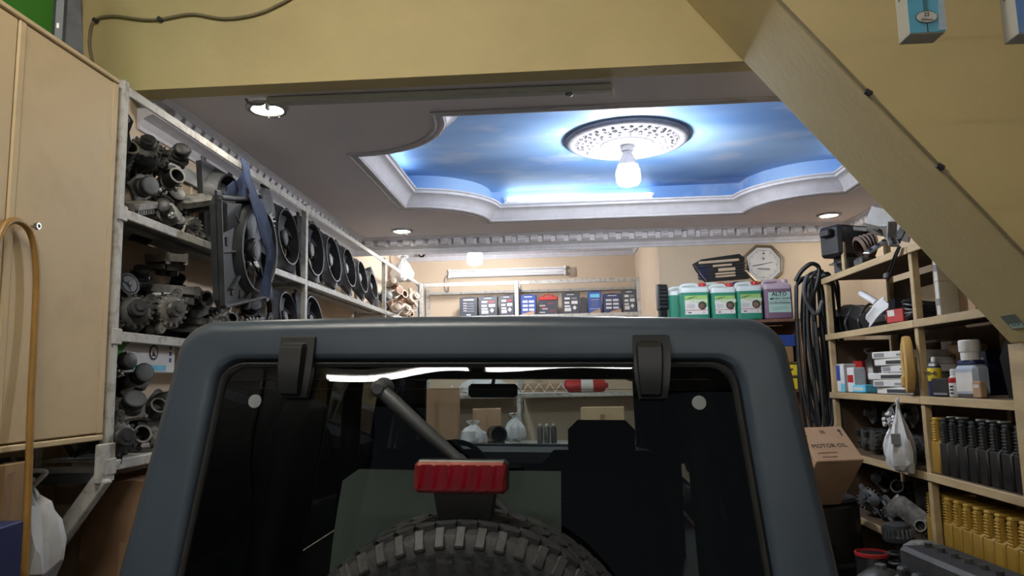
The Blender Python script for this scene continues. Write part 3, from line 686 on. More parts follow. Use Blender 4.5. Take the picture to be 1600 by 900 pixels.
def b_case(A, D, P):
    def f(t):
        mb = MB(); mb.prism([(-.13,-.05),(-.10,-.062),(.09,-.06),(.13,-.03),(.125,.03),(.08,.062),(-.09,.058),(-.13,.03)], -.035, .0); mb.build('lower_case', A, t)
        mb = MB(); mb.prism([(-.11,-.045),(.08,-.05),(.11,-.02),(.10,.03),(.06,.05),(-.09,.045)], .0, .04); mb.build('upper_case', D, t)
        mb = MB()
        for k in range(7): mb.box((-.08+.026*k, -.055, -.015), (.010, .012, .03)); mb.box((-.08+.026*k, -.045, .022), (.012, .012, .022))
        mb.build('cooling_ribs', P, t)
        mb = MB()
        for x, y in ((-.115,-.045),(.115,-.035),(.11,.04),(-.115,.035)): mb.cyl((x,y,-.04), (x,y,.012), .011, n=9)
        mb.build('bolt_bosses', A, t)
        MB().lathe([(.03,.04),(.03,.055),(.022,.06),(.012,.06),(.012,.05),(0,.05)], 16, T(.04,0,0)).build('shaft_seal', P, t)
        mb = MB(); mb.cbox((-.06,.0,.052), (.05,.04,.028), .006); mb.build('plug_socket', M_['black'], t)
    return f
def fan_proto(name, label, w, h, cx, cz, rad, nbl, mt, hubm, deep=.055, M=None, tabs=True, group=None, strut=8, webs=False):
    # plate in local X (width) / Z (height); front looks along -Y
    t = thing(name, label, 'radiator fan', group=group, M=M)
    n = 48; ringo = []; ringi = []; ringc = []
    for k in range(n):
        a = 2*math.pi*k/n; c, s_ = math.cos(a), math.sin(a)
        sx = ((w/2-cx) if c > 0 else (w/2+cx))/max(abs(c), 1e-6); sz_ = ((h/2-cz) if s_ > 0 else (h/2+cz))/max(abs(s_), 1e-6); q = min(sx, sz_)
        ringo.append((cx+c*q, cz+s_*q)); ringi.append((cx+c*(rad+.035), cz+s_*(rad+.035))); ringc.append((cx+c*rad, cz+s_*rad))
    mb = MB()
    def R3(r_, y): return [(p[0], y, p[1]) for p in r_]
    mb.rings([R3(ringo, .02), R3(ringo, -.01), R3(ringi, -.02), R3(ringc, -deep), R3([(cx+(p[0]-cx)*.985, cz+(p[1]-cz)*.985) for p in ringc], -deep), R3([(cx+(p[0]-cx)*.985, cz+(p[1]-cz)*.985) for p in ringc], .03), R3(ringo, .02)])
    mb.build('shroud', mt, t, ang=30)
    MB().lathe([(rad*.985, deep-.002), (rad*1.03, deep), (rad*1.03, deep+.006), (rad*.985, deep+.006), (rad*.985, deep-.002)], 48, T(cx, 0, cz) @ RX(R(90)), cap=False).build('ring_lip', hubm, t)
    hub = MB().lathe([(0,.025),(rad*.26,.025),(rad*.28,.018),(rad*.28,-.02),(0,-.02)], 24, T(cx, -.01, cz) @ RX(R(90))).build('hub', mt, t)
    MB().lathe([(0,.029),(rad*.19,.029),(rad*.2,.025),(0,.025)], 22, T(cx, -.01, cz) @ RX(R(90))).build('hub_cap', hubm, hub)
    # blade
    bl = MB(); r0, r1 = rad*.26, rad*.95; g = []
    for i in range(6):
        u = i/5; r_ = r0+(r1-r0)*u; wd = .34-.10*u; pit = .9-.35*u; sweep = .28*u*u
        row = []
        for j in (-1, -.4, .3, 1):
            a = sweep+wd*j; row.append((r_*math.sin(a), -.004-(.02*math.cos(pit))*j*1.0-.004*(1-j*j), r_*math.cos(a)))
        g.append(row)
    bl.rings(g, closed=False); bl.rings([[(x, y+.003, z) for x, y, z in r_] for r_ in g], closed=False)
    bm_ = bl.mesh('blade', mt, 60)
    for k in range(nbl): inst(bm_, 'blade', t, T(cx, 0, cz) @ RY(2*math.pi*k/nbl))
    sm = MB().cbox((0, 0, rad*.62), (.012, .012, rad*.76), .003).mesh('strut', mt)
    for k in range(strut): inst(sm, 'strut', t, T(cx, .026, cz) @ RY(2*math.pi*(k+.3)/strut))
    MB().lathe([(0,-.07),(rad*.2,-.07),(rad*.24,-.06),(rad*.24,-.03)], 18, T(cx, 0, cz) @ RX(R(90))).build('motor', mt, t)
    if webs:
        for a in (100, 140, 180, 215, 250):
            c_, s__ = math.cos(R(a)), math.sin(R(a)); L_ = (w*.5+cx-rad)*(.75 if a == 180 else .62)
            MB().cbox((cx+c_*(rad+.03+L_/2), -.026, cz+s__*(rad+.03+L_/2)*.9), (L_, .026, .012), .004, T(cx+c_*(rad+.03+L_/2), -.026, cz+s__*(rad+.03+L_/2)*.9) @ RY(R(-a)) @ T(-(cx+c_*(rad+.03+L_/2)), .026, -(cz+s__*(rad+.03+L_/2)*.9))).build('web', mt, t)
        for x, z, sx, sz_ in ((-w/2+.012, 0, .024, h*.96), (-w*.12, h/2-.012, w*.7, .024), (-w*.05, -h/2+.012, w*.85, .024)): MB().cbox((x, -.022, z), (sx, .03, sz_), .008).build('edge_rim', mt, t)
        for x, z in ((-w*.36, .05), (-w*.30, -h*.36), (-w*.16, -h*.40)): MB().cbox((x, -.014, z), (.035, .014, .05), .006).build('notch_patch', M_['black'], t)  # black patches put in as the dark of notch holes
        mb = MB(); mb.rings([[(-w/2+.03,-.012,h/2-.03),(-w*.12,-.012,h/2-.03),(-w*.16,-.012,h*.22),(-w/2+.06,-.012,h*.16)], [(-w/2+.05,-.045,h/2-.04),(-w*.15,-.04,h/2-.04),(-w*.18,-.03,h*.26),(-w/2+.08,-.03,h*.2)]], capb=True); mb.build('raised_pad', mt, t)
    if tabs:
        for x, z in ((-w/2+.05, h/2), (w/2-.05, h/2), (-w/2+.05, -h/2), (w/2-.05, -h/2)):
            MB().cbox((x, .0, z), (.05, .012, .05), .004).build('mounting_tab', mt, t)
    return t
ALT = Kind('alternator', 'alternator', b_alternator(M_['alu'], M_['alu_dark'], M_['alu_dark']))
CMP = Kind('compressor', 'compressor', b_compressor(M_['alu'], M_['grey_dusty'], M_['black_dusty']))
STA = Kind('starter_motor', 'starter motor', b_starter(M_['alu'], M_['alu_dark'], M_['alu_dark']))
THR = Kind('throttle_body', 'throttle body', b_throttle(M_['alu'], M_['black_dusty'], M_['steel']))
PMP = Kind('water_pump', 'water pump', b_pump(M_['alu'], M_['black_dusty'], M_['grey_dusty']))
CAS = Kind('gear_case', 'engine casting', b_case(M_['alu'], M_['alu_dark'], M_['alu']))
D_ALT = Kind('alternator', 'alternator', b_alternator(M_['alu_dark'], M_['black_dusty'], M_['black_dusty']))
D_PMP = Kind('water_pump', 'water pump', b_pump(M_['alu_dark'], M_['black'], M_['alu_dark']))
D_THR = Kind('throttle_body', 'throttle body', b_throttle(M_['alu_dark'], M_['black'], M_['alu']))
D_STA = Kind('starter_motor', 'starter motor', b_starter(M_['alu_dark'], M_['black_dusty'], M_['black_dusty']))
D_CAS = Kind('gear_case', 'engine casting', b_case(M_['alu_dark'], M_['black_dusty'], M_['alu_dark']))
B_STA = Kind('starter_motor', 'starter motor', b_starter(M_['beige'], M_['beige'], M_['rust']))
B_PMP = Kind('water_pump', 'water pump', b_pump(M_['beige'], M_['beige'], M_['rust']))
B_ALT = Kind('alternator', 'alternator', b_alternator(M_['beige'], M_['rust'], M_['beige']))
B_THR = Kind('throttle_body', 'throttle body', b_throttle(M_['beige'], M_['rust'], M_['beige']))
rng = random.Random(11)
def pose(p, d=(.75, -.6, .1), roll=None, s=1.0):
    """part at p with its pulley end (local -Z) turned along d"""
    d = Vector(d).normalized(); q = (-d).to_track_quat('Z', 'Y').to_matrix().to_4x4()
    return T(*p) @ q @ RZ(rng.uniform(0, 6.28) if roll is None else roll) @ S(s, s, s)
def bag(name, label, loc, w, d, h, seed, mt=None, knot=True, hang=False):
    """crumpled plastic bag standing or hanging; loc = bottom centre"""
    t = thing(name, label, 'plastic bag', (loc[0], loc[1], loc[2]+.002)); g = random.Random(seed); n = 24; rows = []
    for j, (u, k) in enumerate(((0, .3), (.04, .8), (.14, 1.0), (.3, .95), (.48, .78), (.66, .52), (.8, .3), (.92, .16), (1.0, .08)) if hang else ((0, .25), (.03, .75), (.15, 1.0), (.35, 1.02), (.55, .9), (.72, .62), (.84, .3), (.9, .13), (1.0, .2 if knot else .1))):
        ph = seed+.5*j; rows.append([(w/2*k*math.cos(2*math.pi*i/n)*(1+.16*math.sin(5*2*math.pi*i/n+ph)+g.uniform(-.09, .09)), d/2*k*math.sin(2*math.pi*i/n)*(1+.16*math.sin(5*2*math.pi*i/n+ph)+g.uniform(-.09, .09)), h*u+g.uniform(-.02, .02)*(j not in (0, 8))) for i in range(n)])
    MB().rings(rows, capa=True, capb=True).build('film', mt or M_['bag'], t, ang=25)
    mb = MB()
    for s_ in (-1, 1): mb.tube(spline([(0,0,h*.88),(s_*w*(.03 if hang else .16),s_*.01,h*.99),(s_*w*(.04 if hang else .22),s_*.02,h*1.06),(s_*w*.03,.0,h*1.08)]), [.009]*24+[.004], 6)
    mb.build('handles', mt or M_['bag'], t)
    return t
def carton(name, label, loc, size, rotz=0, mt=None, tape=True, flaps=False, M=None):
    t = thing(name, label, 'box', (loc[0], loc[1], loc[2]+.0015), (0, 0, rotz), M=M); w, d, h = size
    b = MB().cbox((0,0,h/2), (w, d, h), .004).build('box_body', mt or M_['card'], t)
    mb = MB(); mb.box((0,0,h+.0012), (w*.98, .004, .002)); mb.box((0,-d/2-.001,h*.5), (w*.12, .0015, h*.6)); mb.build('tape', mat('brown_tape', (.34,.22,.12), .35, var=.02) if tape is True else M_['paper'], t)
    return t
def label_box(name, label, loc, size, rotz, mt, panels, cat='box', M=None):
    """printed box: panels = [(x0,x1,z0,z1,material)] in 0..1 of the front face (-Y)"""
    t = thing(name, label, cat, (loc[0], loc[1], loc[2]+.0015), (0, 0, rotz), M=M); w, d, h = size
    MB().cbox((0,0,h/2), (w, d, h), .004).build('box_body', mt, t)
    for x0, x1, z0, z1, mm in panels:
        MB().box(((x0+x1)/2*w-w/2, -d/2-.0008, (z0+z1)/2*h), ((x1-x0)*w, .0016, (z1-z0)*h)).build('printed_panel', mm, t)
    return t
# ------------------------------------------------------------------ left rack: steel angle posts, rails, shelf sheets
FX, BX = -1.80, -2.12
ZL = [CZ-.283, CZ+.232, CZ+.742, CZ+1.268]
YP = [2.86, 5.08, 7.45, 9.25]
rack = thing('steel_rack', 'long white chipped steel shelf rack along the left wall', 'shelf rack', (FX, 0, 0))
def rl(name, sp, mt=M_['steel_white'], p=rack, c=.004):
    (cx, cy, cz), d = span(*sp); return MB().cbox((cx-FX, cy, cz), d, c).build(name, mt, p)
for i, y in enumerate(YP):
    z0 = CZ-.34 if i == 0 else 0
    po = rl('post', (FX-.035, FX+.004, y-.02, y+.02, z0, ZL[3]+.02)); rl('post', (BX+.002, BX+.03, y-.02, y+.02, z0, ZL[3]+.02))
    rl('post_web', (FX-.032, FX-.002, y+.02, y+.026, z0, ZL[3]), M_['shelf_white'])
    for z in ZL[:3]: rl('cross_bar', (BX+.03, FX-.03, y-.015, y+.015, z-.05, z-.02), M_['shelf_white'])
for i in range(3):
    for k, z in enumerate(ZL):
        rl('rail', (FX-.004, FX+.006, YP[i]+.02, YP[i+1]-.02, z-.042, z))
        if k < 3: rl('shelf_sheet', (BX+.004, FX-.005, YP[i]+.02, YP[i+1]-.02, z-.008, z), M_['shelf_white'])
        if k < 3: rl('shelf_rib', (BX+.15, BX+.18, YP[i]+.02, YP[i+1]-.02, z-.03, z-.008), M_['shelf_white'])
for z in ZL[:3]: rl('clip_plate', (FX+.004, FX+.012, YP[0]-.035, YP[0]+.035, z-.055, z+.01))
# bracket carrying the rack's near end
b0 = Vector((-.0, YP[0]-.03, ZL[0]-.06)); b1 = Vector((-.29, YP[0]-.03, ZL[0]-.46))
MB().cbox((-.175, YP[0]-.005, ZL[0]-.065), (.29, .04, .04), .004).build('arm', M_['grey_dusty'], rack)
mm, L_ = axis(b0, b1); MB().cbox((0, 0, L_/2), (.05, .06, L_), .004, mm).build('brace', M_['steel_white'], rack)
rl('gusset', (FX-.01, FX+.008, YP[0]-.08, YP[0]+.03, ZL[0]-.08, ZL[0]+.07))
# pipe and panel seen behind the top shelf
o = MB().box(*span(BX+.001, BX+.02, 2.9, 5.0, CZ+1.16, CZ+1.24)).build('wall_duct', mat('pale_duct', (.52,.54,.55), .5, var=.05)); tag(o, 'pale flat duct running along the wall behind the top shelf', 'duct')
# ------------------------------------------------------------------ plywood wall cabinet at the near left
c0, c1 = 1.55, 2.80
zb_, zt_ = CZ-.182, CZ+1.255
cab = thing('plywood_cabinet', 'cream painted plywood wall cabinet with two doors, left foreground', 'cabinet', (FX, 0, 0))
rl('body', (-2.33, FX-.022, c0, c1, zb_, zt_), M_['ply'], cab)
rl('bottom_edge', (FX-.02, FX+.004, c0, c1+.01, zb_-.016, zb_+.006), M_['ply'], cab)
rl('top_edge', (FX-.02, FX+.006, c0, c1+.01, zt_-.004, zt_+.016), M_['ply'], cab)
yg = PX(18, 300, FX).y
d1 = rl('door', (FX-.02, FX, yg+.018, c1, zb_+.012, zt_-.008), M_['ply'], cab); d2 = rl('door', (FX-.02, FX, 1.57, yg-.018, zb_+.012, zt_-.008), M_['ply'], cab)
rl('door_batten', (FX-.006, FX+.006, yg-.016, yg+.016, zb_+.012, zt_-.008), M_['ply'], cab)
rl('end_strip', (FX-.02, FX+.003, c1-.03, c1+.008, zb_+.01, zt_-.006), M_['ply'], cab)
# old papers lying on the cabinet, screen in profile
pp = thing('paper_pile', 'flat pile of dark grimy papers on top of the plywood cabinet', 'papers', (FX-.07, 2.0, zt_+.016))
for i in range(5): MB().cbox((-.03*i*.3, .02*i, .005+.009*i), (.1, .84-.05*i, .007), .002, RZ(.01*i)).build('sheet', [M_['card_dark'], M_['ink_grey'], M_['black']][i % 3], pp)
mp_ = PX(91, 60, FX-.07)
mo = thing('monitor', 'dark flat screen seen edge-on, standing on the plywood cabinet', 'screen', (mp_.x, mp_.y, zt_+.0175), (0, 0, R(124)))
MB().cbox((.15, 0, .40), (.30, .045, .78), .010).build('bezel', mat('dark_teal_plastic', (.030,.040,.042), .5, var=.1), mo)
mb = MB(); mb.rings([[(.012,-.022,.0),(.29,-.022,.0),(.29,-.022,.7),(.012,-.022,.7)], [(.03,-.085,.0),(.27,-.085,.0),(.27,-.05,.55),(.03,-.05,.55)], [(.04,-.03,.0),(.26,-.03,.0),(.26,-.03,.7),(.04,-.03,.7)]], capa=True, capb=True); mb.build('back_shell', M_['grey_dusty'], mo)
MB().cbox((.15, .0, .006), (.24, .10, .010), .003).build('foot', M_['black'], mo)
MB().box((-.0005, .004, .10), (.001, .008, .02)).build('port', M_['white'], mo)
# amber hose over a hook on the cabinet door
hp = [PX(-60, 480, FX+.03), PX(-10, 390, FX+.03), PX(10, 352, FX+.03), PX(32, 349, FX+.03), PX(50, 372, FX+.03), PX(57, 430, FX+.03), PX(54, 520, FX+.03), PX(48, 640, FX+.04), PX(44, 760, FX+.05), PX(38, 900, FX+.06), PX(36, 960, FX+.06)]
o = MB().tube(spline(hp), .0115, 10).build('hose', M_['orange'], ang=60); tag(o, 'amber hose looped over a hook on the plywood cabinet', 'hose')
hk = thing('hook', 'small round nut hook holding the amber hose', 'hook', tuple(PX(41, 354, FX)))
MB().lathe([(.007,.0),(.013,.0),(.013,.012),(.007,.012),(.007,0)], 6, T(.034,0,0) @ RY(R(90)), cap=False).build('nut', M_['steel'], hk)
MB().cyl((.0,0,0), (.036,0,0), .005, n=8).build('pin', M_['steel'], hk)
# lower things under the cabinet
lp = PX(0, 715, FX+.0)
lo = MB().cbox(*span(FX-.03, FX-.0, 1.2, PX(46, 780, FX).y, 0, CZ-.235), .004).build('plywood_board', M_['ply_brown']); tag(lo, 'bare brown plywood board with a torn hole below the cabinet', 'board')
hb = MB(); pc = PX(12, 782, FX+.001); hb.prism([(-.02,-.06),(.012,-.05),(.018,.0),(.01,.05),(.022,.09),(-.004,.085),(-.016,.03),(-.01,-.02)], 0, .002, T(FX+.0005, pc.y, pc.z) @ RY(R(90)) @ RZ(R(90))); hb.build('torn_hole', M_['card_dark'], lo)
p = PX(12, 820, FX+.12); q = label_box('printed_box', 'blue and black printed carton by the amber hose, bottom left corner', (FX+.078, p.y-.02, p.z-.30), (.11, .16, .30), R(8), M_['navy'], [(.05,.45,.0,.86,M_['blue']),(.7,.97,.35,.72,M_['paper']),(.1,.9,.88,.98,M_['ink_grey'])])
bc = MB()
for k in range(9): bc.box((.055*.42+.004*k-.004, -.0822, .16), (.0016 if k % 3 else .003, .001, .085))
bc.build('barcode', M_['ink'], q)
MB().cbox((FX+.165, p.y-.02, (p.z-.30)/2), (.3, .5, p.z-.302), .01).build('side_bench', M_['ply_brown'])
tag(bpy.data.objects['side_bench'], 'low brown wooden bench carrying the blue carton, bottom left', 'bench')
p = PX(72, 890, FX+.0); bag('plastic_bag', 'crumpled white plastic bag under the diagonal rack brace', (FX-.12, p.y+.05, p.z-.06), .22, .2, .36, 4)
p = PX(90, 800, FX); 
o = bag('plastic_bag', 'small grey torn bag behind the white bag under the rack', (FX-.28, p.y+.22, p.z-.2), .2, .2, .34, 9, M_['grey_dusty'])
MB().cbox((FX-.24, 2.62, .44), (.36, .5, .88), .01).build('low_cupboard', M_['card_dark']); tag(bpy.data.objects['low_cupboard'], 'dark brown low cupboard under the near end of the rack', 'cupboard')
carton('carton', 'tall brown carton standing behind the car on the left floor', (FX-.05, 3.35, 0), (.4, .55, CZ-.39), 0, M_['card_dark'])
# ------------------------------------------------------------------ near bay: heaps of alternators, pumps, compressors
SH = ['bottom', 'middle', 'top']
def heap(rows, where, Y0, Y1, z, X0=-2.10, X1=-1.80, fill=0, ztop=.42, kinds=None, rad=.082):
    """rows: (kind, words, px, py, X, dir, scale). Parts start where the eye puts them, then a small sphere settle
    pushes them apart and lets them down onto the shelf and each other."""
    it = []
    for kd, word, px, py, X, d, s_ in rows:
        it.append([kd, (word+' '+where).strip(), PX(px, py, X), d, s_])
    for i in range(fill):
        kd = (kinds or [D_CAS, D_PMP, D_ALT, D_STA, D_THR])[i % 5]
        it.append([kd, None, Vector((rng.uniform(X0+.06, X0+.14), Y0+.08+(Y1-Y0-.16)*(i+.5)/fill, z+rng.uniform(.07, ztop*.8))), (rng.uniform(.3,.9), -.5, rng.uniform(-.2,.7)), rng.uniform(.85, 1.05)])
    ps = [q[2].copy() for q in it]; rs = [rad*q[4] for q in it]
    for k in range(260):
        g_ = .0007 if k < 200 else 0
        for p in ps: p.z -= g_
        for _ in range(3):
            for i in range(len(ps)):
                for j in range(i):
                    d = ps[i]-ps[j]; L_ = d.length; m_ = (rs[i]+rs[j])*.94
                    if L_ < m_:
                        d = d/L_*(m_-L_)*.5 if L_ > 1e-6 else Vector((0, .001, .001)); d.x *= .5; ps[i] += d; ps[j] -= d
            for p, r_ in zip(ps, rs):
                p.x = min(max(p.x, X0+r_*.8), X1-r_*.75); p.y = min(max(p.y, Y0+r_), Y1-r_); p.z = max(p.z, z+r_*.86)
    fl = 0
    order = sorted([i for i in range(len(it)) if it[i][1] is None], key=lambda i: ps[i].y)
    for i, q in enumerate(it):
        lb = q[1] or ORD[min(19, order.index(i))]+' grimy part at the back '+where
        q[0].put(pose(ps[i], q[3], s=q[4]*.93), lb)
fr = (.8, -.55, .12)
heap([
 (PMP, 'grey disc-faced water pump low beside the front post', 220, 289, -1.90, (.9,-.4,.05), 1.0),
 (THR, 'open pale-rimmed throttle body upright in the heap', 257, 268, -1.93, (.85,-.5,.25), 1.0),
 (CMP, 'compressor with flat clutch lying centrally in the heap', 252, 305, -1.90, (.75,-.6,-.1), .95),
 (THR, 'tilted oval throttle body near the front post', 208, 256, -1.94, (.7,-.55,.5), 1.1),
 (D_ALT, 'black round alternator topmost by the front post', 216, 230, -1.97, (.5,-.6,.4), 1.0),
 (CAS, 'ribbed casting right of the throttle body', 280, 290, -1.95, (.3,-.5,.9), .9),
 (ALT, 'alternator half under the hanging fan shroud', 292, 322, -1.90, (.8,-.55,.1), .85),
 (STA, 'starter motor flat at the shelf edge', 232, 326, -1.87, (.3,-.9,.1), .8),
 (PMP, 'pump housing at the foot of the heap', 265, 330, -1.92, (.6,-.6,.5), .75),
 (CAS, 'flat casting wedged against the front post', 203, 314, -1.92, (.2,-.3,.95), .75),
 (D_THR, 'black throttle body behind the compressor', 236, 268, -2.0, (.7,-.6,.3), 1.1),
 (D_PMP, 'dark pump at the very back of the heap', 268, 245, -2.02, (.6,-.6,.4), .9),
 (D_ALT, 'dark alternator far back beside the shroud plate', 292, 262, -2.03, (.6,-.7,.2), .95),
], 'on the near top left shelf', 2.90, 3.64, ZL[2], fill=8)
# gasket plate leaning at the front post
g = thing('gasket_plate', 'black perforated gasket plate leaning on the front post, top left shelf', 'gasket', M=T(*PX(193, 212, -1.86)) @ RZ(R(60)) @ RX(R(12)))
mb = MB(); mb.prism([(-.03,-.09),(.02,-.085),(.035,-.03),(.02,.02),(.03,.07),(.0,.1),(-.03,.08)], -.006, .006, RX(R(90))); mb.build('plate', M_['black'], g)
for zz in (-.065, .0, .07): MB().lathe([(.008,-.008),(.014,-.008),(.014,.008),(.008,.008),(.008,-.008)], 12, T(0,0,zz) @ RX(R(90)), cap=False).build('eyelet', M_['steel'], g)
carton('carton', 'brown carton at the back of the near top left shelf', (-2.055, 3.98, ZL[2]), (.11, .6, .24), 0, M_['card_dark'])
heap([
 (CMP, 'small compressor against the front post', 186, 446, -1.93, (.9,-.3,.2), .9),
 (CAS, 'large upper ribbed casting of the tall stack', 255, 432, -1.93, (.05,-.1,.99), 1.15),
 (D_CAS, 'middle dark casting of the tall stack', 262, 457, -1.93, (.05,.1,.99), 1.2),
 (ALT, 'big finned alternator facing out', 228, 484, -1.90, (.85,-.5,.05), 1.15),
 (D_ALT, 'dark alternator at the front post foot', 190, 488, -1.93, (.7,-.6,.2), 1.15),
 (CAS, 'light casting with slots at the shelf edge', 288, 484, -1.88, (.05,-.2,.98), 1.0),
 (D_CAS, 'dark slotted casting lowest at the shelf edge', 285, 506, -1.88, (.05,.1,.98), 1.05),
 (THR, 'ringed throttle body beside the tall stack', 309, 440, -1.92, (.9,-.4,.05), 1.1),
 (D_PMP, 'dark pump on top of the tall stack', 232, 412, -1.96, (.4,-.5,.7), .85),
 (D_THR, 'black throttle body crowning the tall stack', 276, 410, -1.97, (.5,-.5,.6), .9),
 (ALT, 'alternator below the hanging shroud', 332, 492, -1.90, (.8,-.55,.1), .95),
 (ALT, 'alternator right under the hanging shroud corner', 366, 490, -1.90, (.8,-.5,.2), 1.0),
 (CMP, 'compressor just past the hanging shroud', 398, 490, -1.90, (.8,-.5,.1), .95),
 (D_ALT, 'dark alternator before the second post', 425, 488, -1.92, (.8,-.5,.1), .95),
 (D_PMP, 'black pump leaning by the second post', 448, 480, -1.94, (.6,-.6,.3), 1.1),
], 'on the near middle left shelf', 2.90, 4.62, ZL[1], fill=16)
p = PX(202, 440, -2.0); carton('carton', 'small pinkish brown carton behind the front post on the middle shelf', (-2.03, p.y, ZL[1]), (.12, .16, .30), 0, M_['card'])
bag('plastic_bag', 'small pinkish clear bag at the edge of the middle left shelf', tuple(PX(258, 515, -1.86)), .14, .12, .15, 12, M_['bag'], False)
heap([
 (STA, 'ribbed black starter motor beneath the white box', 180, 578, -1.90, (.95,-.3,.1), 1.0),
 (D_STA, 'second starter motor under the white box', 214, 590, -1.92, (.9,-.3,.1), 1.0),
 (D_THR, 'throttle body at the front post, upper row', 181, 602, -1.90, (.9,-.4,.1), 1.1),
 (PMP, 'pump with grey face in the middle row', 188, 624, -1.90, (.8,-.5,.2), .95),
 (THR, 'pale open throttle body in the middle row', 216, 618, -1.90, (.7,-.5,.5), .95),
 (STA, 'starter motor nearest the car roof corner', 228, 606, -1.92, (.8,-.5,.1), .9),
 (PMP, 'pale-flanged pump, lower row', 188, 650, -1.89, (.6,-.5,.6), 1.05),
 (CAS, 'casting in the lower row', 214, 648, -1.92, (.3,-.4,.85), .8),
 (D_ALT, 'dark alternator lowest by the front post', 178, 684, -1.90, (.8,-.5,.1), 1.1),
 (THR, 'throttle body with pale rim at the shelf foot', 203, 685, -1.88, (.8,-.5,.3), 1.0),
 (D_ALT, 'dark alternator behind the lower row', 226, 676, -1.95, (.7,-.6,.2), 1.05),
], 'on the near bottom left shelf', 2.90, 3.55, ZL[0], fill=5, ztop=.3)
# white box with round emblem
bxp = PX(215, 582, -1.86)
wb = thing('printed_box', 'white carton with round black emblem and blue stripe, bottom left shelf', 'box', (-1.93, bxp.y+.06, bxp.z), (0, 0, R(90)))
wl = .50
MB().cbox((0,0,.078), (wl, .14, .156), .004).build('box_body', M_['white'], wb)
MB().box((.02, -.0712, .022), (.30, .001, .024)).build('blue_stripe', M_['cyan'], wb)
mb = MB(); mb.add([(-.25,-.0712,.156),(-.25,-.0712,.03),(-.235,-.0712,.03),(-.16,-.0712,.11),(-.08,-.0712,.156)], [(0,1,2,3,4)]); mb.build('green_corner', M_['green'], wb)
em = MB().lathe([(0,0),(.036,0),(.036,.001),(0,.001)], 28, T(.06,-.0708,.092) @ RX(R(90))).build('emblem', M_['ink'], wb)
MB().lathe([(.0,.0),(.026,0),(.026,.0015),(0,.0015)], 24, T(.06,-.0710,.092) @ RX(R(90))).build('emblem_field', M_['white'], em)
mb = MB(); mb.prism([(-.018,-.012),(.018,-.012),(.012,0),(.002,.003),(-.004,.014),(-.012,.002)], 0, .002, T(.06,-.0712,.086) @ RX(R(90))); mb.build('emblem_figure', M_['ink'], em)
mb = MB()
for k in range(3): mb.box((.205, -.0712, .06+.03*k), (.018, .001, .02))
mb.build('side_print', M_['blue'], wb)
# ------------------------------------------------------------------ fan shrouds
FACE = Matrix(((0, -1, 0, 0), (1, 0, 0, 0), (0, 0, 1, 0), (0, 0, 0, 1)))      # local -Y looks to +X, local X runs along +Y
def fan_at(label, px, py, X, w, h, cx, cz, rad, nbl, mt, hubm, tilt=0, turn=0, lean=0, **k):
    p = PX(px, py, X)
    return fan_proto('radiator_fan', label, w, h, cx, cz, rad, nbl, mt, hubm, M=T(*p) @ RZ(R(turn)) @ FACE @ RX(R(tilt)) @ RY(R(lean)) @ T(-cx, 0, -cz), **k)
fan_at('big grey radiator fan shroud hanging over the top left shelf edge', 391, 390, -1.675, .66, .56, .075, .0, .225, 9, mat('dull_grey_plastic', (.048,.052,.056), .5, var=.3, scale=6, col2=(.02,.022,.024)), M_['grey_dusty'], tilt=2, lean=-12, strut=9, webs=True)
def fan_on(label, Y, zsh, w, h, rad, nbl, mt, hubm, tilt=-5, lean=0, X=-1.885, turn=0, **k):
    z = zsh+(h/2+.028)*math.cos(R(lean))+(w/2)*abs(math.sin(R(lean)))+.004
    return fan_proto('radiator_fan', label, w, h, 0, 0, rad, nbl, mt, hubm, M=T(X, Y, z) @ RZ(R(turn)) @ FACE @ RX(R(tilt)) @ RY(R(lean)), **k)
BD, GD = M_['black_dusty'], M_['grey_dusty']
fan_on('black ring fan standing above the big hanging shroud', 3.91, ZL[2], .42, .44, .17, 7, BD, BD, deep=.07)
fan_on('black fan behind the blue cloth, first on its right', 4.36, ZL[2], .40, .42, .175, 6, BD, M_['steel'])
fan_on('black spoked fan left of the second post', 4.81, ZL[2], .42, .44, .185, 7, BD, GD)
fan_on('fan with pale hub right of the second post', 5.34, ZL[2], .43, .46, .195, 8, BD, GD, tilt=-4)
fan_on('second black fan past the second post', 5.80, ZL[2], .40, .42, .18, 7, BD, GD, tilt=-7, lean=5)
fan_on('third black fan past the second post, leaning', 6.25, ZL[2], .38, .38, .165, 7, BD, BD, tilt=-8, lean=12)
fan_on('fourth black fan past the second post, leaning more', 6.68, ZL[2], .36, .33, .145, 7, BD, GD, tilt=-9, lean=14)
fan_on('small grey-hubbed fan at the far end of the fan row', 7.08, ZL[2], .32, .28, .125, 6, BD, GD, tilt=-9, lean=12)
fan_on('fan on the middle shelf just past the second post', 5.36, ZL[1], .44, .40, .18, 7, BD, GD, tilt=-8)
fan_on('fan on the middle shelf left of the second post', 4.84, ZL[1], .36, .38, .16, 7, BD, GD, tilt=-8)
# metal viscous clutch hub
vc = thing('fan_clutch', 'pale metal fan clutch with fins between the black fans', 'fan clutch', M=pose(PX(415, 344, -1.70), (.9, -.4, .1), 0))
MB().lathe([(0,-.035),(.014,-.035),(.016,-.02),(.04,-.018),(.046,-.01),(.046,.012),(.03,.02),(0,.02)], 22).build('clutch_body', M_['beige'], vc)
fm = MB()
for k in range(14): fm.box((.05, 0, 0), (.03, .004, .03), RZ(2*math.pi*k/14))
fm.build('fins', M_['steel'], vc); MB().cyl((0,0,.02), (0,0,.08), .012, n=10).build('shaft', M_['steel'], vc)
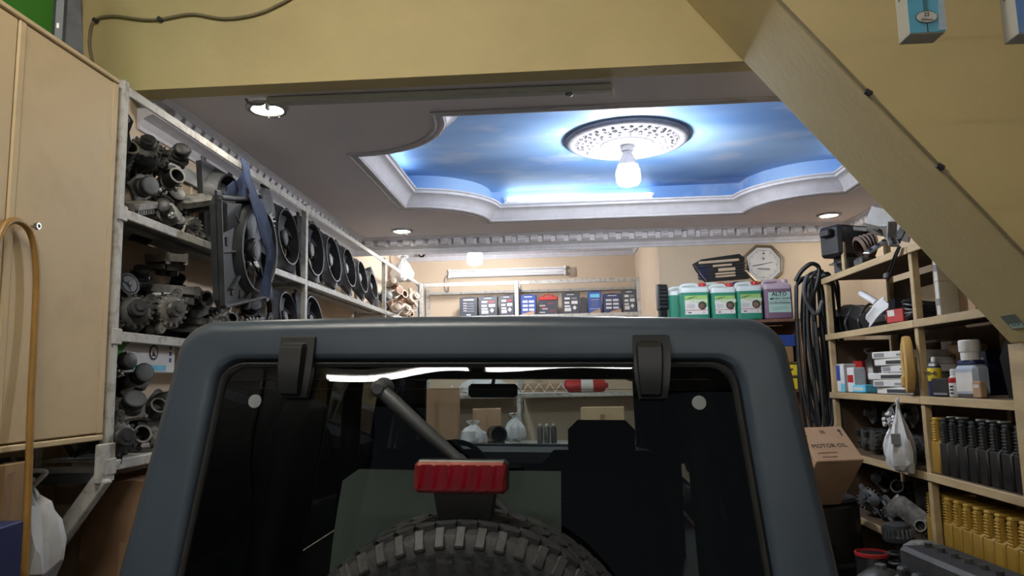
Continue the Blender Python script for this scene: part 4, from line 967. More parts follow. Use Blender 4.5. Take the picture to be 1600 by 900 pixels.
# white shroud piece over the clutch and blue cloth
def ribbon(name, label, cat, pts, wv, mt, t=.004):
    P_ = spline(pts, 6); rows = []
    for i, p in enumerate(P_):
        w = wv[min(len(wv)-1, int(i/len(P_)*len(wv)))] if isinstance(wv, list) else wv
        d = (P_[min(i+1, len(P_)-1)]-P_[max(i-1, 0)]).normalized(); n_ = Vector((1, 0, 0)); s_ = d.cross(n_).normalized()
        rows.append([tuple(p+s_*w), tuple(p+s_*w*.3+n_*.012), tuple(p-s_*w*.4-n_*.008), tuple(p-s_*w+n_*.004)])
    mb = MB(); mb.rings([r_+[(x-t, y, z) for x, y, z in r_[::-1]] for r_ in rows], capa=True, capb=True)
    return tag(mb.build(name, mt, ang=50), label, cat)
ribbon('blue_cloth', 'blue cloth draped down the front of the hanging fan shroud', 'cloth', [PX(372, 252, -1.72), PX(380, 285, -1.68), PX(392, 318, -1.63), PX(402, 352, -1.60), PX(412, 392, -1.60), PX(408, 430, -1.62), PX(404, 462, -1.63)], [.045,.06,.085,.07,.05,.045,.06], M_['blue_strap'])
ribbon('blue_cloth', 'short knotted blue cloth above the hanging fan shroud', 'cloth', [PX(396, 262, -1.74), PX(390, 290, -1.70), PX(375, 308, -1.68), PX(362, 316, -1.68)], [.05,.06,.075,.05], M_['blue_strap'])
ribbon('curved_cover', 'curved pale grey plastic strip between the fans, top left shelf', 'panel', [PX(410, 292, -1.82), PX(418, 300, -1.80), PX(424, 318, -1.80), PX(428, 340, -1.80)], .05, M_['grey_dusty'])
# far bay: brown and beige small parts, bag, strips
heap([
 (B_STA, 'beige starter motor topmost', 612, 432, -1.90, (.6,-.7,.3), 1.1),
 (B_PMP, 'beige pump upper left', 618, 450, -1.88, (.8,-.5,.2), 1.2),
 (B_THR, 'beige ringed throttle body in the middle', 628, 446, -1.88, (.8,-.5,.2), 1.2),
 (B_ALT, 'rusty beige alternator right of the middle', 640, 452, -1.88, (.7,-.6,.2), 1.2),
 (B_STA, 'rusty starter motor lower left', 620, 468, -1.88, (.4,-.8,.2), 1.2),
 (B_PMP, 'brown pump low in the middle', 632, 470, -1.88, (.8,-.5,.2), 1.2),
 (B_STA, 'small rusty starter motor at the right', 646, 472, -1.88, (.5,-.8,.2), 1.1),
 (B_THR, 'rusty throttle body at the shelf foot', 640, 484, -1.86, (.8,-.5,.2), 1.1),
 (B_ALT, 'rusty alternator at the shelf foot', 625, 484, -1.88, (.8,-.5,.2), 1.1),
 (D_PMP, 'black pump hanging beside the far post', 606, 458, -1.84, (.8,-.5,.2), 1.2),
], 'in the brownish heap at the far rack end', 7.48, 9.22, ZL[2], fill=5, kinds=[B_STA, B_PMP, B_THR, B_ALT, B_STA], rad=.09)
bag('plastic_bag', 'pale net-like plastic bag hanging above the brownish heap', tuple(PX(634, 440, -1.9)), .26, .2, .30, 21)
p = PX(596, 440, -1.82); o = MB().tube(spline([Vector((-1.95, 7.28, ZL[2]+.42)), Vector((-1.90, 7.33, ZL[2]+.25)), Vector((-1.885, 7.36, ZL[2]+.02))]), [.045]*9+[.04]*8, 10).build('grey_pipe', M_['grey_dusty'], ang=60); tag(o, 'fat grey plastic air pipe leaning at the end of the fan row', 'pipe')
for i, (x, y) in enumerate(((615, 402), (628, 404))):
    pq = PX(x, y, -1.95); o = MB().cbox((0,0,0), (.12, .06, .22), .006, T(-2.0, pq.y, ZL[2]+.113) @ RX(0)).build('narrow_box', [M_['card_dark'], M_['paper']][i]); tag(o, ['slim brown box standing behind the rail at the far end', 'slim white box standing behind the rail at the far end'][i], 'box')
MB().tube(spline([PX(604, 474, -1.77), PX(612, 486, -1.75), PX(622, 487, -1.76), PX(632, 480, -1.77)]), .008, 6).build('black_cable', M_['black']); tag(bpy.data.objects['black_cable'], 'black cable drooping off the shelf edge at the third post', 'cable')
p = PX(545, 490, -1.95); carton('carton', 'pale brown carton on the middle left shelf past the second post', (-1.99, p.y, ZL[1]), (.2, .6, .22), 0, M_['card'])
p = PX(585, 490, -1.95); carton('carton', 'flat brown carton near the third post on the middle left shelf', (-1.99, p.y, ZL[1]), (.2, .5, .16), 0, M_['card_dark'])
# ------------------------------------------------------------------ rear niche: steel shelf with batteries
YS = 9.22
zs1, zs0, zst = CZ+.815, CZ-.17, CZ+1.25
br = thing('steel_rack', 'white steel shelf rack across the rear niche', 'shelf rack', (0, YS, 0))
def bk(name, sp, mt=M_['steel_white'], p=None, c=.004):
    (cx, cy, cz), d = span(*sp); return MB().cbox((cx, cy-YS, cz), d, c).build(name, mt, p or br)
for x in (-1.765, -.548, .985): bk('post', (x-.025, x+.025, YS-.02, YS+.02, 0, zst)); bk('post', (x-.025, x+.025, YB2-.04, YB2-.002, 0, zst))
for z in (zst, zs1, zs0):
    for a, b in ((-1.74, -.575), (-.52, .96)):
        bk('rail', (a, b, YS-.008, YS+.008, z-.05, z))
        if z < zst: bk('shelf_sheet', (a, b, YS+.008, YB2-.004, z-.012, z-.002), M_['shelf_white'])
bk('back_strip', (-1.74, .96, YB2-.03, YB2-.004, zst-.1, zst-.06))
bd_ = bk('divider', (-.545, -.53, YS+.02, YB2-.04, zs1, zst-.05), mat('blue_grey_sheet', (.30,.33,.42), .6, var=.05))
def battery(label, x0, x1, h, mt, style, d=.18, y=None):
    w = (x1-x0)*.96; t = thing('car_battery', label, 'car battery', ((x0+x1)/2, (y or YS+.03)+d/2, zs1), group='boxed batteries on the rear shelf')
    MB().cbox((0,0,h/2), (w, d, h), .006).build('case', mt, t); f = -d/2-.001
    def pn(x, z, sx, sz_, mm): MB().box((x*w, f, z*h), (sx*w, .002, sz_*h)).build('printed_panel', mm, t)
    if style == 'list':
        pn(0, .86, .6, .07, M_['paper'])
        for k in range(4): pn(-.02+.03*(k % 2), .66-.13*k, .62, .035, M_['ink_grey']); pn(-.2, .70-.13*k, .2, .02, M_['paper'])
        pn(0, .08, .25, .06, M_['paper'])
    elif style == 'spec':
        pn(-.02, .90, .4, .03, M_['paper'])
        pn(-.2, .72, .3, .10, M_['paper']); pn(.18, .72, .3, .08, M_['red'] if 'orange' in label else M_['ink_grey'])
        pn(-.22, .52, .28, .10, M_['paper']); pn(.2, .53, .34, .14, M_['paper']); pn(-.2, .36, .32, .08, M_['paper']); pn(-.18, .2, .36, .16, M_['paper'])
        mb = MB(); mb.prism([(0,-.03),(.026,0),(0,.03),(-.026,0)], 0, .002, T(.2*w, f-.0002, .28*h) @ RX(R(90))); mb.build('hazard_diamond', M_['paper'], t)
    elif style == 'six':
        pn(0, .90, .5, .04, M_['paper'])
        for i in range(2):
            for k in range(3): pn(-.2+.4*i, .66-.20*k, .32, .11, M_['paper'])
    elif style == 'blue':
        pn(0, .80, .7, .16, M_['cyan']); pn(.0, .62, .6, .02, M_['paper'])
        for k in range(5): pn(-.3+.15*k, .2, .07, .05, M_['paper']); pn(0, .55-.06*k, .55, .012, M_['ink_grey'])
    elif style == 'red':
        MB().cbox((0,0,h+.022), (w*1.02, d*1.02, .05), .012).build('lid', M_['red'], t)
        mb = MB()
        for s_ in (-1, 1): mb.tube(spline([(s_*w*.32,0,h+.045),(s_*w*.2,0,h+.075),(0,0,h+.08)]), .008, 6)
        mb.build('handle', M_['red'], t)
        for k in range(6): MB().box((rng.uniform(-.35,.35)*w, f, (.15+.12*k)*h), (.3*w, .002, .05*h), RY(0)).build('printed_panel', M_['red'] if k % 2 else M_['paper'], t)
    for s_ in (-1, 1): MB().lathe([(.012,0),(.011,.012),(0,.014)], 10, T(s_*w*.3, d*.2, h)).build('terminal', M_['steel'], t)
    mb = MB(); mb.cbox((0,0,h+.006), (w*.5, .03, .012), .004); mb.build('carry_bar', M_['black'], t)
    return t
DK = mat('charcoal_print', (.045,.05,.065), .45, var=.1)
battery('dark battery box with printed lists, leftmost on the rear shelf', -1.281, -1.048, .245, DK, 'list')
battery('dark battery box with orange photo, second from the left end', -1.036, -.790, .25, DK, 'spec')
battery('dark battery box with orange photo touching the middle post', -.775, -.58, .26, DK, 'spec')
battery('blue battery box with six white tiles right of the post', -.508, -.299, .255, M_['blue'], 'six')
battery('black battery with red lid', -.274, -.026, .18, DK, 'red')
battery('dark battery box standing alone right of the red-lidded battery', .016, .25, .27, DK, 'spec')
battery('narrow blue battery box with bright blue banner', .345, .522, .275, M_['blue'], 'blue')
battery('navy battery box with six white tiles near the right end', .536, .765, .24, M_['navy'], 'six')
battery('dark battery box with hazard diamond at the right end', .775, .955, .285, DK, 'spec')
battery('plain grey battery box set back behind the lone dark one', .255, .345, .22, mat('plain_grey_print', (.30,.27,.25), .6, var=.05), 'none', d=.14, y=YS+.2)
for i, (a, b) in enumerate(((-.49, -.33), (.38, .5), (.62, .76))):
    o = MB().add([(a,0,0),(b,0,0),(b,0,.05),(a,0,.012),(a,.012,0),(b,.012,0),(b,.012,.05),(a,.012,.012)], [(0,1,2,3),(7,6,5,4),(0,4,5,1),(1,5,6,2),(2,6,7,3),(3,7,4,0)], T(0, YS+.01, zs1)).build('card_wedge', M_['card'])
    tag(o, ['torn cardboard strip before the blue six-tile battery box', 'torn cardboard strip before the narrow blue battery box', 'torn cardboard strip before the navy battery box'][i], 'cardboard')
# unlit twin tube fitting on the niche wall
p0, p1 = PY(700, 427, YB2-.04), PY(885, 424, YB2-.04); L = p1.x-p0.x
t = thing('tube_fitting', 'unlit white twin tube fitting on the rear niche wall', 'light fitting', ((p0.x+p1.x)/2, YB2, (p0.z+p1.z)/2))
MB().cbox((0,-.02,0), (L, .038, .11), .01).build('tray', M_['white'], t)
for s_ in (-1, 1):
    MB().cyl((-L/2+.04,-.055,s_*.04), (L/2-.04,-.055,s_*.04), .013, n=12).build('tube', M_['white'], t)
    for q in (-1, 1): MB().cbox((q*(L/2-.02),-.05,s_*.04), (.03,.05,.045), .005).build('tube_holder', M_['white'], t)
MB().cbox((0,-.042,0), (L*.94, .02, .03), .006).build('ridge', M_['white'], t)
MB().tube(spline([(-L/2,-.02,.0),(-L/2-.05,-.02,-.06),(-L/2-.04,-.03,-.2),(-L/2+.0,-.06,-.24),(-L/2+.02,-.06,-.12)]), .007, 6).build('wire', M_['ink_grey'], t)
p = PY(892, 425, YB2-.01); o = MB().cbox((0,0,0), (.10, .012, .13), .003, T(p.x+.02, YB2-.007, p.z)).build('wall_plate', mat('tan_plate', (.34,.27,.20), .7, var=.1)); tag(o, 'small tan plate on the wall at the right end of the tube fitting', 'plate')
p = PY(659, 398, YB2-.16); t = thing('camera_dome', 'small black camera knob on the niche moulding', 'camera', tuple(p)); MB().cbox((0,0,0), (.08, .06, .07), .02).build('housing', M_['black'], t); MB().cyl((0,.02,0), (0,.12,.01), .012, n=8).build('arm', M_['black'], t); MB().lathe([(0,-.005),(.018,-.005),(.02,0),(.018,.005)], 14, T(0,-.031,0) @ RX(R(90))).build('lens', M_['chrome'], t)
# ---------------- work bench and clutter seen through the car
wbn = thing('workbench', 'grey workbench below the rear shelf, seen through the car', 'bench', (-.38, 8.86, 0))
MB().cbox((0,0,.90), (2.7, .62, .05), .006).build('bench_top', M_['shelf_white'], wbn)
for x in (-1.25, 1.25):
    for y in (-.26, .26): MB().cbox((x, y, .437), (.06, .06, .875), .005).build('leg', M_['steel_white'], wbn)
ZW = .926
carton('carton', 'big brown carton on the left of the rear workbench', (-1.42, 8.75, ZW), (.46, .3, .66), 0)
carton('carton', 'brown carton behind the big one on the workbench', (-.93, 9.02, ZW), (.34, .2, .40), R(6), M_['card'])
carton('carton', 'beige carton on the right of the rear workbench', (.46, 8.85, ZW), (.5, .3, .40), R(-4), M_['ply'])
bag('plastic_bag', 'white plastic bag at the middle of the workbench', (-1.06, 8.68, ZW), .30, .22, .24, 31)
bag('plastic_bag', 'white plastic bag right of the chrome-rimmed pipe on the workbench', (-.60, 8.72, ZW), .24, .2, .30, 32)
t = thing('exhaust_pipe', 'black exhaust pipe with chrome rim lying on the workbench', 'pipe', (-.80, 8.66, ZW+.11), (R(90), R(0), R(18)))
MB().lathe([(.085,-.12),(.09,.1),(.098,.12),(.085,.12),(.08,-.1)], 20, cap=False).build('pipe_body', M_['black'], t); MB().lathe([(.085,.118),(.1,.118),(.1,.132),(.085,.132),(.085,.118)], 24, cap=False).build('chrome_rim', M_['chrome'], t); MB().lathe([(0,-.11),(.084,-.11)], 20, cap=False).build('baffle', M_['black'], t)
MB().cbox((0,0,.02), (.16,.2,.03), .005, RX(R(-90)) @ T(0,.0,-.127)).build('rest_block', M_['black'], t)
t = thing('canister', 'red cylindrical canister lying on the upper shelf behind the car', 'canister', (.28, YS+.16, zs0+.082), (0, R(90), 0))
MB().lathe([(0,-.26),(.06,-.26),(.08,-.24),(.08,.22),(.06,.25),(.03,.26),(.03,.29),(0,.29)], 20).build('shell', M_['red'], t); MB().lathe([(.0805,-.05),(.0815,-.05),(.0815,.1),(.0805,.1)], 20, cap=False).build('paper_label', M_['paper'], t)
t = thing('spring_lattice', 'white zigzag wire lattice along the upper rear shelf', 'lattice', (0, YS-.03, zs0))
zz = [(-1.45+.068*i, 0, .12 if i % 2 else .02) for i in range(23)]
mb = MB(); mb.tube(zz, .011, 6); mb.build('zigzag_wire', M_['white'], t)
MB().cyl((-1.47,0,.008), (.07,0,.008), .007, n=8).build('lower_wire', M_['white'], t)
bag('plastic_bag', 'crumpled clear bag lying on the upper shelf behind the lattice', (-1.0, YS+.2, zs0), .55, .26, .24, 33)
carton('carton', 'flat brown carton on the upper rear shelf beside the red canister', (-.25, YS+.2, zs0), (.5, .3, .12), 0)
for i, x in enumerate((-.28, -.2, -.12)):
    t = thing('spray_can', ['left', 'middle', 'right'][i]+' of three dark spray cans on the rear workbench', 'spray can', (x, 8.72, ZW)); MB().lathe([(0,0),(.032,0),(.033,.01),(.033,.17),(.02,.19),(.014,.2)], 16).build('can', [M_['grey_dusty'], M_['alu_dark'], M_['black_dusty']][i], t); MB().lathe([(.014,.2),(.014,.225),(0,.227)], 12).build('nozzle', M_['white'], t)
# ------------------------------------------------------------------ brown cabinet on the right with coolant jugs
CX0, CX1, CY, CDp = .93, 2.06, 6.5, .45
ZK = CZ+.478
kb = thing('bookcase', 'open brown wooden cabinet between the car and the right rack', 'cabinet', ((CX0+CX1)/2, CY+CDp/2, 0)); kw = CX1-CX0
MB().cbox((0,0,ZK-.0125), (kw+.02, CDp+.02, .025), .003).build('top_board', M_['wood_dark'], kb)
for s_ in (-1, 1): MB().cbox((s_*(kw/2-.011),0,(ZK-.025)/2), (.022, CDp, ZK-.025), .003).build('side_board', M_['wood_dark'], kb)
MB().box((0,CDp/2-.005,(ZK-.03)/2), (kw-.046, .01, ZK-.03)).build('back_board', M_['card_dark'], kb)
kz = [.25, .65, 1.05, CZ-.14]
for z in kz: MB().cbox((0,-.002,z), (kw-.046, CDp-.012, .02), .003).build('shelf_board', M_['wood_dark'], kb)
def on_k(px, py): return PY(px, py, CY+.02)
zk3 = kz[3]+.011
label_box('printed_box', 'blue tray box with white mark on the brown cabinet\'s upper shelf', (1.87, CY+.16, zk3+.37), (.30, .25, .10), 0, M_['blue'], [(.02,.12,.3,.7,M_['paper'])])
label_box('printed_box', 'grey carton under the blue tray in the brown cabinet', (1.87, CY+.16, zk3+.235), (.26, .25, .134), 0, M_['ply_brown'], [(.1,.4,.3,.7,M_['paper'])])
for i in range(2):
    t = label_box('printed_box', ['yellow and black printed box, lower of the pair in the cabinet', 'yellow and black printed box, upper of the pair in the cabinet'][i], (1.86+.008*i, CY+.16, zk3+.117*i), (.32, .24, .115), 0, M_['yellow_print'], [(0,1,.84,.97,M_['ink']),(.02,.42,.88,.93,M_['yellow_print']),(.55,.98,.88,.93,M_['yellow_print']),(.0,1,.0,.06,M_['card_dark']),(.48,.5,.1,.8,M_['wood_dark'])])
    mb = MB(); mb.prism([(-.035,-.018),(-.02,-.022),(.035,.014),(.02,.02)], 0, .0015, T(.09,-.1215,.045) @ RX(R(90))); mb.build('tool_picture', M_['ink'], t)
label_box('printed_box', 'small red box low in the brown cabinet', (1.82, CY+.12, 1.061+.26), (.2, .2, .12), 0, M_['red'], [(.3,.6,.3,.7,M_['paper'])])
label_box('printed_box', 'dark box with white header low in the brown cabinet', (1.87, CY+.13, 1.061+.125), (.26, .22, .134), 0, M_['ink'], [(.05,.95,.8,.95,M_['paper']),(.0,1,.0,.3,M_['paper'])])
label_box('printed_box', 'green and white carton under the dark box in the cabinet', (1.87, CY+.13, 1.061), (.28, .24, .124), 0, M_['white'], [(.05,.6,.2,.7,M_['green'])])
# jugs
M_['cool_green'] = mat('green_coolant_plastic', (.03,.235,.15), .3, var=.08, scale=4)
M_['cool_white'] = mat('milky_plastic', (.56,.62,.60), .35, var=.04)
M_['purple'] = mat('violet_coolant_plastic', (.205,.125,.185), .3, var=.06)
M_['purple_top'] = mat('pale_violet_plastic', (.46,.36,.42), .35, var=.04)
M_['mint'] = mat('mint_label', (.42,.62,.53), .6, var=.04)
M_['lime'] = mat('lime_print', (.30,.52,.14), .6, var=.08)
def jug(label, x, w, h, y, body, top, cap, kind):
    t = thing('coolant_jug', label, 'jug', (x, y, ZK+.0015), group='coolant jugs on the brown cabinet'); d = .20
    hs = h*.74
    def rr(sx, sy, z, r=.03):
        out = []
        for cx_, cy_, a0 in ((sx/2-r, sy/2-r, 0), (-sx/2+r, sy/2-r, 90), (-sx/2+r, -sy/2+r, 180), (sx/2-r, -sy/2+r, 270)):
            for i in range(5): a = R(a0+22.5*i); out.append((cx_+r*math.cos(a), cy_+r*math.sin(a), z))
        return out
    MB().rings([rr(w*.93, d*.9, 0), rr(w, d, .012), rr(w, d, hs)], capa=True).build('body', body, t)
    MB().rings([rr(w, d, hs), rr(w, d, hs+.02), rr(w*.95, d*.92, hs+.04), rr(w*.93, d*.55, hs+.055, .02)], capb=True).build('shoulder', top, t)
    # handle: flat loop at the left, cap at the right
    hb_ = MB(); zt2 = h-.004; x0_, x1_ = -w*.44, w*.18
    hb_.tube(spline([(x0_, 0, hs+.03), (x0_+.004, 0, hs+.06), (x0_+.03, 0, zt2-.012), (x0_+.09, 0, zt2-.008), (x1_-.02, 0, zt2-.01), (x1_, 0, hs+.045)], 5), .017, 8); hb_.build('handle', top, t, ang=60)
    MB().lathe([(.028,hs+.05),(.028,hs+.062),(.033,hs+.064),(.033,hs+.088),(.028,hs+.092),(0,hs+.093)], 18, T(w*.33, 0, 0)).build('cap', cap, t)
    f = -d/2-.001
    if kind:
        lw = w*.78; lz0, lz1 = .06, hs-.028
        lb = MB().box((.02*w, f, (lz0+lz1)/2), (lw, .002, lz1-lz0)).build('paper_label', M_['paper'] if kind == 'anti' else M_['mint'], t)
        def lp(u, v, su, sv, mm, nm='printed_panel'): return MB().box((.02*w+(u-.5)*lw, f-.0015, lz0+v*(lz1-lz0)), (su*lw, .0016, sv*(lz1-lz0))).build(nm, mm, lb)
        LT = lambda u, v: T(.02*w+(u-.5)*lw, f-.0026, lz0+v*(lz1-lz0)) @ RX(R(90))
        if kind == 'anti':
            mb = MB(); mb.prism([(0,.14),(.2*lw,.135),(.5*lw,.12),(lw,.075),(lw,.19),(0,.19)], 0, .0016, T(.02*w-.5*lw, f-.0022, lz0) @ RX(R(90)) @ T(0,0,-.0008) @ S(1, (lz1-lz0)/.19, 1)); mb.build('green_field', M_['lime'] if True else None, lb)
            text('ANTIFREEZE', .034, M_['paper'], lb, LT(.52, .70), bold=.0012)
            mb = MB(); mb.prism([(-.06,-.014),(-.01,-.006),(.06,.018),(.0,.004)], 0, .002, LT(.28, .87)); mb.build('swoosh', M_['ink'], lb)
            e_ = MB().lathe([(0,0),(.036,0),(.036,.0015),(0,.0015)], 24, LT(.76, .46)).build('round_picture', M_['ink'], lb)
            MB().lathe([(0,.0015),(.022,.0015),(.022,.0025),(0,.0025)], 18, LT(.74, .44)).build('picture_centre', M_['rust'], e_)
            lp(.5, .22, .98, .025, M_['red'])
            for k in range(3): lp(.25, .50-.07*k, .36, .02, M_['ink_grey'])
            lp(.2, .10, .16, .05, M_['ink']); lp(.82, .10, .1, .04, M_['ink_grey'])
        else:
            text('ALTO', .05, M_['ink'], lb, LT(.5, .89), bold=.001); text('Super Grand', .03, M_['ink'], lb, LT(.60, .69)); lp(.14, .67, .14, .08, M_['ink'])
            text('Pure Blue Antifreeze', .021, M_['ink'], lb, LT(.5, .47))
            lp(.5, .57, .9, .012, M_['ink_grey']); lp(.5, .40, .9, .012, M_['ink_grey'])
            for k in range(3): lp(.5, .26-.06*k, .8, .014, M_['ink_grey'])
jw = .300
jx = [(1064, 1110), (1112, 1152), (1152, 1193), (1195, 1240)]
for i, (a, b) in enumerate(jx):
    pa, pb = PY(a, 470, CY+.02), PY(b, 470, CY+.02); xc = (pa.x+pb.x)/2; w = (pb.x-pa.x)*.99
    if i < 3: jug(['green antifreeze jug nearest the car roof, leftmost on the cabinet', 'green antifreeze jug in the middle of the three', 'green antifreeze jug next to the violet jug'][i], xc, w, .345-.012*(i == 1), CY+.125, M_['cool_green'], M_['cool_white'], M_['red'], 'anti')
    else: jug('violet jug with mint label reading ALTO', xc, w, .36, CY+.125, M_['purple'], M_['purple_top'], M_['purple_top'], 'alto')
pz = PY(1058, 470, CY+.02)
jug('green antifreeze jug mostly hidden behind the leftmost jug', 1.10, .26, .35, CY+.34, M_['cool_green'], M_['cool_white'], M_['red'], None)
jug('white jug with red cap behind the middle green jug', 1.40, .26, .375, CY+.34, M_['cool_white'], M_['cool_white'], M_['red'], None)
jug('blue-topped jug behind the third green jug', 1.68, .25, .375, CY+.34, M_['cool_white'], M_['navy'], M_['red'], None)
jug('red-topped jug behind the violet jug', 1.94, .24, .35, CY+.34, M_['purple_top'], M_['red'], M_['red'], None)
# black ribbed speaker and small wire grille left of the jugs
p = PY(1049, 497, 6.9)
t = thing('ribbed_vent', 'black ribbed plastic vent left of the coolant jugs', 'vent', (p.x-.09, 6.80, ZK+.128), (0, 0, R(20)))
MB().cbox((0,0,.12), (.10, .06, .24), .01).build('frame', M_['black'], t)
for k in range(6): MB().cbox((0,-.034,.03+.034*k), (.09, .012, .016), .003, RX(.3) if 0 else None).build('slat', M_['black_dusty'], t)
MB().cbox((-.0,0,-.06), (.08,.05,.13), .01).build('foot', M_['black'], t)
p = PY(1016, 493, 7.25)
t = thing('wire_grille', 'small pale slatted grille leaning at the niche corner', 'grille', (1.14, 7.352, p.z-.05), (R(-4), R(0), 0))
for k in range(5): MB().cbox((-.01*k*0,0,.03+.045*k), (.16-.02*(4-k), .008, .014), .002, T(.0, 0, 0) @ RY(R(-24))).build('slat', M_['steel_white'], t)
for s_ in (-1, 1): MB().cbox((s_*.085,0,.11), (.014,.012,.30), .003).build('side_bar', M_['steel_white'], t)
# wall clock and car grille
p = PY(1192, 413, YB1); t = thing('wall_clock', 'octagonal white wall clock with bronze frame above the jugs', 'clock', (p.x, YB1, p.z), (0, R(4), 0))
def octo(r_, y): return [(r_*math.cos(R(22.5+45*i)), y, r_*math.sin(R(22.5+45*i))) for i in range(8)]
BZ = mat('bronze_frame', (.30,.25,.17), .35, .6, var=.1)
MB().rings([octo(.206, 0), octo(.206, -.03), octo(.196, -.04), octo(.180, -.034), octo(.176, -.02)], capa=True).build('frame', BZ, t, ang=20)
MB().rings([octo(.178, -.020), octo(.178, -.016)], capa=True, capb=True).build('dial', M_['paper'], t)
MB().rings([octo(.150, -.0205), octo(.150, -.0215), octo(.146, -.0215), octo(.146, -.0205)]).build('dial_line', M_['ink_grey'], t)
for k in range(12):
    a = R(30*k); MB().box((.128*math.sin(a), -.0212, .128*math.cos(a)), (.008, .001, .012)).build('hour_mark', M_['ink_grey'], t)
for a, L_, w_ in ((R(257), .11, .006), (R(75), .09, .004)): MB().box((0,-.024,L_/2), (w_, .002, L_), RY(a)).build('hand', M_['ink'], t)
MB().lathe([(0,0),(.012,0),(.012,.002),(.006,.002)], 12, T(0,-.021,.055) @ RX(R(90))).build('emblem', M_['ink_grey'], t); MB().box((0,-.0212,.105), (.02,.001,.012)).build('twelve_mark', M_['ink'], t)
MB().box((.005,-.0212,-.05), (.12,.001,.016)).build('printed_line', M_['ink_grey'], t)
pa, pb = PY(1085, 435, 7.33), PY(1166, 400, 7.33)
t = thing('car_grille', 'black plastic car grille with pale slots hung left of the clock', 'car grille', ((pa.x+pb.x)/2, YB1, (pa.z+pb.z)/2), (0, R(-3), 0)); w = pb.x-pa.x; h = .25
mb = MB(); mb.prism([(-w/2,.06),(-w/2+.09,.10),(w/2-.05,.125),(w/2+.02,.06),(w/2+.03,-.10),(w/2,-.125),(-w/2+.10,-.125),(-w/2+.02,.0)], 0, .03, RX(R(90))); mb.build('frame', M_['black'], t)
for (x, z, L_, r_) in ((0, .065, .40, .013), (.03, .022, .19, .011), (.07, -.022, .17, .016), (.05, -.06, .2, .010), (.05, -.088, .2, .010)):
    MB().cbox((x,-.034,z), (L_, .01, r_*2), r_*.9).build('slot', M_['cream'], t)
for k in range(5):
    for s_ in (-1, 1): MB().cbox((s_*w*.36+.02,-.034,.02-.028*k), (.11, .012, .014), .003).build('slat', M_['black_dusty'] if s_ > 0 else M_['navy'], t)
MB().tube([(-w/2+.01,-.036,.05),(-w/2+.05,-.036,-.02),(-w/2+.11,-.036,-.12)], .006, 6).build('edge_strip', M_['chrome'], t)
# ------------------------------------------------------------------ right rack of pine timber
RF, RB = 2.09, 2.62
ZR = [CZ-1.015, CZ-.575, CZ-.14, CZ+.308, CZ+.752]
YN, YM, YE = 3.47, 4.50, 5.93
rr_ = thing('timber_rack', 'pine timber shelf rack along the right wall', 'shelf rack', (RF, 0, 0))
def rt(name, sp, mt=M_['wood'], p=rr_, c=.003):
    (cx, cy, cz), d = span(*sp); return MB().cbox((cx-RF, cy, cz), d, c).build(name, mt, p)
for y in (YM, YE): rt('post', (RF+.002, RF+.042, y-.022, y+.022, 0, ZR[4]-.04)); rt('post', (RB-.05, RB-.01, y-.022, y+.022, 0, ZR[4]+(.3 if y == YE else -.04)))
rt('post', (RF+.16, RF+.2, YN-.022, YN+.022, 0, ZR[2]-.05)); rt('post', (RB-.05, RB-.01, YN-.02, YN+.02, 0, ZR[4]-.04))
for k, z in enumerate(ZR):
    for a, b in ((YN+.03, YM-.022), (YM+.022, YE+.02)):
        if k == 4 and a < YM-.1: a = 3.6
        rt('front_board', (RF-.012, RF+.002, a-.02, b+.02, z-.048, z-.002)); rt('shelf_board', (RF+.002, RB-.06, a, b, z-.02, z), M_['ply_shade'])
rt('dark_cover', (RF+.045, RB-.06, YE+.026, YE+.036, .1, ZR[3]-.05), M_['ply_shade'])  # dark sheet added to cover the bright wall past the rack end
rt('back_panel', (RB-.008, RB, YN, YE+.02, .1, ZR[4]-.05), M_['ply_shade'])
def RXp(px, py, X): return PX(px, py, X)
def on(z, p): return (p.x, p.y, z+.0015)
# --- top shelf
t = thing('battery_tray', 'black plastic battery tray at the far end of the top right shelf', 'tray', (2.25, 5.80, ZR[4]+.003), (0, 0, R(28)))
MB().cbox((-.02,0,.24), (.36, .20, .24), .02).build('box', M_['black'], t)
for s_ in (-1, 1): MB().cbox((s_*.2-.02,0,.30), (.06,.10,.06), .01).build('lug', M_['black'], t)
MB().cbox((.02,-.103,.33), (.14, .006, .03), .003).build('pale_slot', M_['paper'], t); MB().cbox((0,0,.06), (.2,.14,.13), .01).build('foot', M_['black_dusty'], t)
MB().cbox((-.16,-.09,.11), (.03, .03, .22), .005).build('peg', M_['wood'], t)
t = thing('rubber_bellows', 'brown rubber bellows hose among the brackets on the top right shelf', 'hose', on(ZR[4], RXp(1352, 395, 2.22)))
for k in range(5): MB().lathe([(.075,-.014),(.095,-.006),(.1,0),(.095,.006),(.075,.014)], 18, T(.02*k-.03, .0, .14+.006*k) @ RY(R(70+6*k)), cap=False).build('fold', mat('brown_rubber', (.16,.10,.07), .6, var=.2) if k == 0 else bpy.data.materials['brown_rubber'], t)
MB().cbox((0,0,.04), (.14,.12,.08), .02).build('flange', M_['alu_dark'], t)
def bracket(label, px, py, X, rot, s_=1.0, mt=None):
    t = thing('bracket', label, 'bracket', M=T(*RXp(px, py, X)) @ Euler(rot).to_matrix().to_4x4() @ S(s_, s_, s_)); mt = mt or M_['steel']
    MB().cbox((0,0,.0), (.22, .05, .012), .004).build('arm', mt, t); MB().cbox((.10,0,.045), (.012, .05, .10), .004).build('upstand', mt, t)
    mb = MB()
    for x in (-.07, 0, .06): mb.lathe([(.009,.006),(.014,.006),(.014,.012),(.009,.012),(.009,.006)], 10, T(x,0,0), cap=False)
    mb.build('bolt_holes', M_['alu_dark'], t)
bracket('grey steel bracket pointing up beside the bellows hose', 1372, 384, 2.16, (.2, -.5, .4), 1.1)
